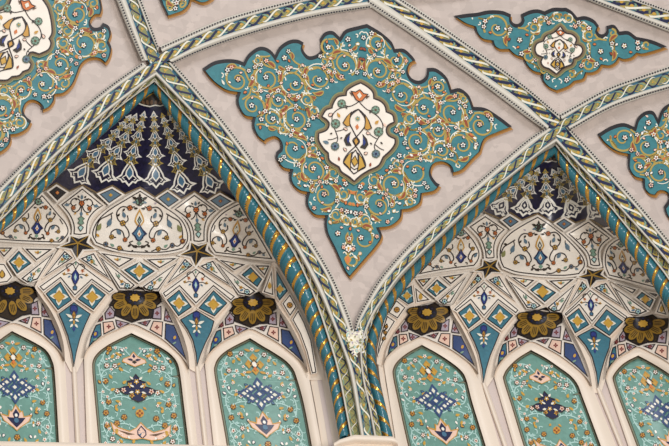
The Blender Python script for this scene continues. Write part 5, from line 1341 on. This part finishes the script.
def design_B(pen):      # small cloud, dark cross rosette, wide cream cloud
    common_scrolls(pen, False)
    for i in range(9): pen.fill(ell((7 + i * 2.6, -13 - i * 1.9 + (i % 3)), 1.2, 1.0, 0, 6), 'white' if i % 2 else 'pale_pink', O2, True)
    for i in range(6): pen.fill(ell((10 + i * 2.6, -20 - i * 1.6), 1.1, .9, 0, 6), 'white', O2, True)
    pen.shape([(0, -17), (4, -22), (11, -25), (12, -28), (7, -30), (0, -33), (-7, -30), (-12, -28), (-11, -25), (-4, -22)], 'pale_pink', 'ochre', .7)
    pen.fill([(0, -19), (1.6, -22), (0, -24), (-1.6, -22)], 'navy', O3, True); pen.leaf((1, -26), .2, 6, 1.2, 'navy', None, O3); pen.fill([(0, -26), (2.6, -28), (0, -30), (-2.6, -28)], 'umber', O3, True)
    c = -58
    pen.shape([(0, c + 17), (5, c + 10), (9, c + 9), (8, c + 4), (13, c + 3), (19, c), (13, c - 5), (7, c - 5), (7, c - 10), (0, c - 13), (-7, c - 10), (-7, c - 5), (-13, c - 5), (-19, c), (-13, c + 3), (-8, c + 4), (-9, c + 9), (-5, c + 10)], 'navy', 'umber', .8)
    for x, y in ((0, 9), (7, 5), (14, -1), (6, -6), (0, -2)): pen.flower((x, c + y), 2.8, 'gold' if x != 14 else 'pale_pink', 'rust' if x else 'white', None, 5)
    for x, y, a in ((3, 3, .5), (4, -2, -.3), (3, 11, .8)): pen.leaf((x, c + y), a, 5, 1.1, 'pale', None, O4)
    pen.flower((0, -83), 3.6, 'rust', 'ochre', 'ochre', 4, 0)
    pen.shape([(0, -93), (5, -99), (12, -103), (24, -99), (30, -94), (28, -104), (20, -110), (9, -112), (0, -110), (-9, -112), (-20, -110), (-28, -104), (-30, -94), (-24, -99), (-12, -103), (-5, -99)], 'pale_pink', 'ochre', .8)
    pen.fill([(7, -106), (14, -107), (24, -102), (14, -104.5)], 'brown', O3)
    pen.shape([(0, -97), (4, -102), (4, -106), (0, -110), (-4, -106), (-4, -102)], 'steel_blue', 'navy', 1.0)
    motif_cloud(pen, -126, 12, 9)

def side_path(corner_pts, n): return resample(np.asarray(corner_pts, float), n)
NLAB = {'L0': 'arched niche with blue lattice star cut off by the left edge', 'L1': 'arched niche with dark flower cross, the middle one under the left arch', 'L2': 'arched niche with blue lattice star just left of the central pier',
        'R0': 'arched niche with blue lattice star just right of the central pier', 'R1': 'arched niche with dark flower cross, the middle one under the right arch', 'R2': 'arched niche with blue lattice star cut off by the right edge'}
for key in NI:
    k = key[0]; lft, rgt = NI[key]; s = SB[k]
    L_ = np.array(lft, float); R_ = np.array(rgt, float)
    out_in = np.r_[catmull(L_, 60), catmull(R_, 60)[1:]]
    # sharp shoulders stay soft, apex stays a point
    ap = L_[-1]
    t = thing('arched_niche', NLAB[key], 'niche', (ap[0] + 10, 430), s, 'tiled niches of the wall')
    arcf = RW[key](catmull(ARC_F, 61)); lT, rT = arcf[0], arcf[-1]; m = 30
    fl, frr = NB[key]
    outer = np.r_[resample([fl, lT], 40), arcf[1:31], arcf[31:-1], resample([rT, frr], 40)]
    # inner path parametrised alike: side, shoulder, shoulder, side
    def split(P, yspl):
        j = int(np.argmin(np.abs(P[:, 1] - yspl) + (P[:, 1] < yspl) * 0)); return j
    cl = catmull(L_, 300); cr = catmull(R_, 300)
    jl = int(np.argmin(np.abs(cl[:, 1] - (lT[1] + 14)))); jr = int(np.argmin(np.abs(cr[:, 1] - (rT[1] + 6))))
    inner = np.r_[resample(cl[:jl + 1], 40), resample(cl[jl:], 31)[1:], resample(cr[:jr + 1], 30)[1:], resample(cr[jr:], 40)]
    n = min(len(outer), len(inner)); outer = resample(outer, len(outer))[:] if len(outer) == len(inner) else outer
    if len(outer) != len(inner):
        outer = np.r_[resample([fl, lT], 40), resample(arcf[:31], 31)[1:], resample(arcf[30:], 30)[1:], resample([rT, frr], 40)]
    p = Part(); p.strip(outer, inner, s, 'marble', (0, .012, .018, .02, .012, -.0))
    p.strip(inner, inner, s, 'marble', (0, -.11)); p.strip(outer, outer, s, 'marble', (0, -.08))
    sub(p, 'marble_frame', t, t)
    sp = SBo(k, .07); poly = inset(np.r_[inner], -.6)
    p = Part(); p.poly(poly, sp, 'brown', 0, 12); p.poly(inset(inner, 1.1), sp, 'niche_rim', .003, 12); p.poly(inset(inner, 2.6), sp, 'black', .004, 12); p.poly(inset(inner, 3.1), sp, 'niche_teal', .006, 12)
    f = sub(p, 'tile_panel', t, t)
    a = Part(); sl, sc = AX[key]
    hw = {'L0': 40, 'L1': 44, 'L2': 42, 'R0': 39.5, 'R1': 39, 'R2': 38.5}[key] / 44.0
    v = np.array([-sl, -1.0]); fr = Frame(ap + np.array([sl * 3, 3]), (hw, .045), v * .93)
    pen = Pen(a, sp, fr, True, inset(inner, 3.6), .006)
    (design_B if key in ('L1', 'R1') else design_A)(pen)
    sub(a, 'floral_inlay', t, t)

# pilasters between neighbouring niches
for key, k, rl, rr, lab in (('P1', 'L', 'L0', 'L1', 'slim marble pilaster under the left pendentive of the left arch'), ('P2', 'L', 'L1', 'L2', 'slim marble pilaster under the right pendentive of the left arch'),
                            ('P3', 'R', 'R0', 'R1', 'slim marble pilaster under the left pendentive of the right arch'), ('P4', 'R', 'R1', 'R2', 'slim marble pilaster under the right pendentive of the right arch')):
    s = SB[k]; a = RW[rl](BAND_R[-1:])[0]; b = RW[rr](BAND_L[-1:])[0]; KB = np.array(PEN[key]['KB'])
    fa = np.array(NB[rl][1]); fb = np.array(NB[rr][0]); mid = (fa + fb) / 2
    t = thing('pilaster', lab, 'pilaster', KB, s, 'slim pilasters between the niches')
    p = Part(); p.poly(dense([a, KB + (0, -6), b, fb, fa], 8), SBo(k, .035), 'marble_grey', 0, 8); sub(p, 'grey_groove', t, t)
    A = resample([KB + (-2.6, 0), mid + (-2.6, 0)], 30); B = resample([KB + (2.6, 0), mid + (2.6, 0)], 30)
    p = Part(); p.strip(A, B, s, 'marble', (-.03, .012, .018, .012, -.03)); sub(p, 'fillet', t, t)

# wall strips between the outer niches and the ropes
for k, sd, A, B in (('L', 'left', [(309, 373), (316, 410), (322, 446), (328, 480)], [(328, 370), (334, 405), (341, 446), (346, 480)]), ('R', 'right', [(378, 362), (381, 385), (389, 420), (395, 446), (400, 480)], [(384, 364), (386, 385), (393, 420), (399, 450), (404, 480)])):
    A = curve(A, 40); B = curve(B, 40)
    p = Part(); p.strip(A, B, SBo(k, .03), 'marble', (0, 0)); p.strip(A + (B - A) * .35, A + (B - A) * .6, SBo(k, .03), 'marble_grey', (.006, .006)) if k == 'L' else None
    structure(p, 'wall_' + sd)

sw = base(1.9); p = Part(); p.poly(dense([(-90, -70), (770, -70), (770, 500), (-90, 500)], 40), sw, 'marble', 0, 60); structure(p, 'wall_back')
# capital of the pier and sill under the left niches
S_CAP = base(-.10)
t = thing('pier_capital', 'moulded marble capital carrying the ropes and ribs at the bottom centre', 'capital', (366, 446), S_CAP)
top = [(334, 443), (339.5, 439.5), (354.5, 434.8), (375, 435.6), (393, 436.6), (397.5, 440)]
low = [(334, 448), (340, 444.5), (355, 441.5), (375, 442.3), (393, 443), (398, 446)]
p = Part(); A = dense(top, 3, False); B = resample(dense(low, 3, False), len(A))
p.strip(A, A + (0, .1), S_CAP, 'marble', (-.35, .05)); p.strip(A, B, S_CAP, 'marble', (.05, .07, .07, .05, .0)); sub(p, 'abacus', t, t)
p = Part(); C = B + (1, 34); p.strip(B, B + (C - B) * .06, S_CAP, 'marble', (0, -.05)); p.strip(B + (C - B) * .06, C, S_CAP, 'marble', (-.05, -.04, -.06)); sub(p, 'pier_shaft', t, t)
p = Part(); A = dense([(-60, 440.2), (0, 441.2), (105, 443.2), (195, 444.8), (320, 448.5)], 6, False)
S_SILL = Surf(lambda x, y: SB['L'].f(x, y) - .16)
p.strip(A, A + (0, .05), S_SILL, 'marble', (-.35, 0)); p.strip(A, A + (0, 6), S_SILL, 'marble', (0, .02, .02, 0)); p.strip(A + (0, 6), A + (0, 40), S_SILL, 'marble', (-.03, -.03))
structure(p, 'trim_1')

# ================================================================== LIGHT
w = bpy.data.worlds.new('hall'); scene.world = w; w.use_nodes = True
w.node_tree.nodes['Background'].inputs[0].default_value = (1.0, .97, .94, 1); w.node_tree.nodes['Background'].inputs[1].default_value = .52
def area_light(name, loc, target, size, power, col):
    l = bpy.data.lights.new(name, 'AREA'); l.shape = 'DISK'; l.size = size; l.energy = power; l.color = col
    o = bpy.data.objects.new(name, l); COL.objects.link(o); o.location = loc
    o.rotation_euler = (Vector(target) - Vector(loc)).to_track_quat('-Z', 'Y').to_euler(); return o
ctr = CAM + 14 * Fw
area_light('key_light', (4.6, 0.0, 2.4), ctr, 3.0, 1180, (1.0, .965, .925))  # added key lamp, out of view, set low to brighten the recessed cells
area_light('upper_fill_light', (3.5, 1.0, 15.5), ctr, 3.0, 320, (.95, .97, 1.0))  # added fill lamp high up, out of view; no window stands there
scene.view_settings.view_transform = 'Standard'; scene.view_settings.look = 'None'
scene.view_settings.exposure = -0.10; scene.view_settings.gamma = 1.0
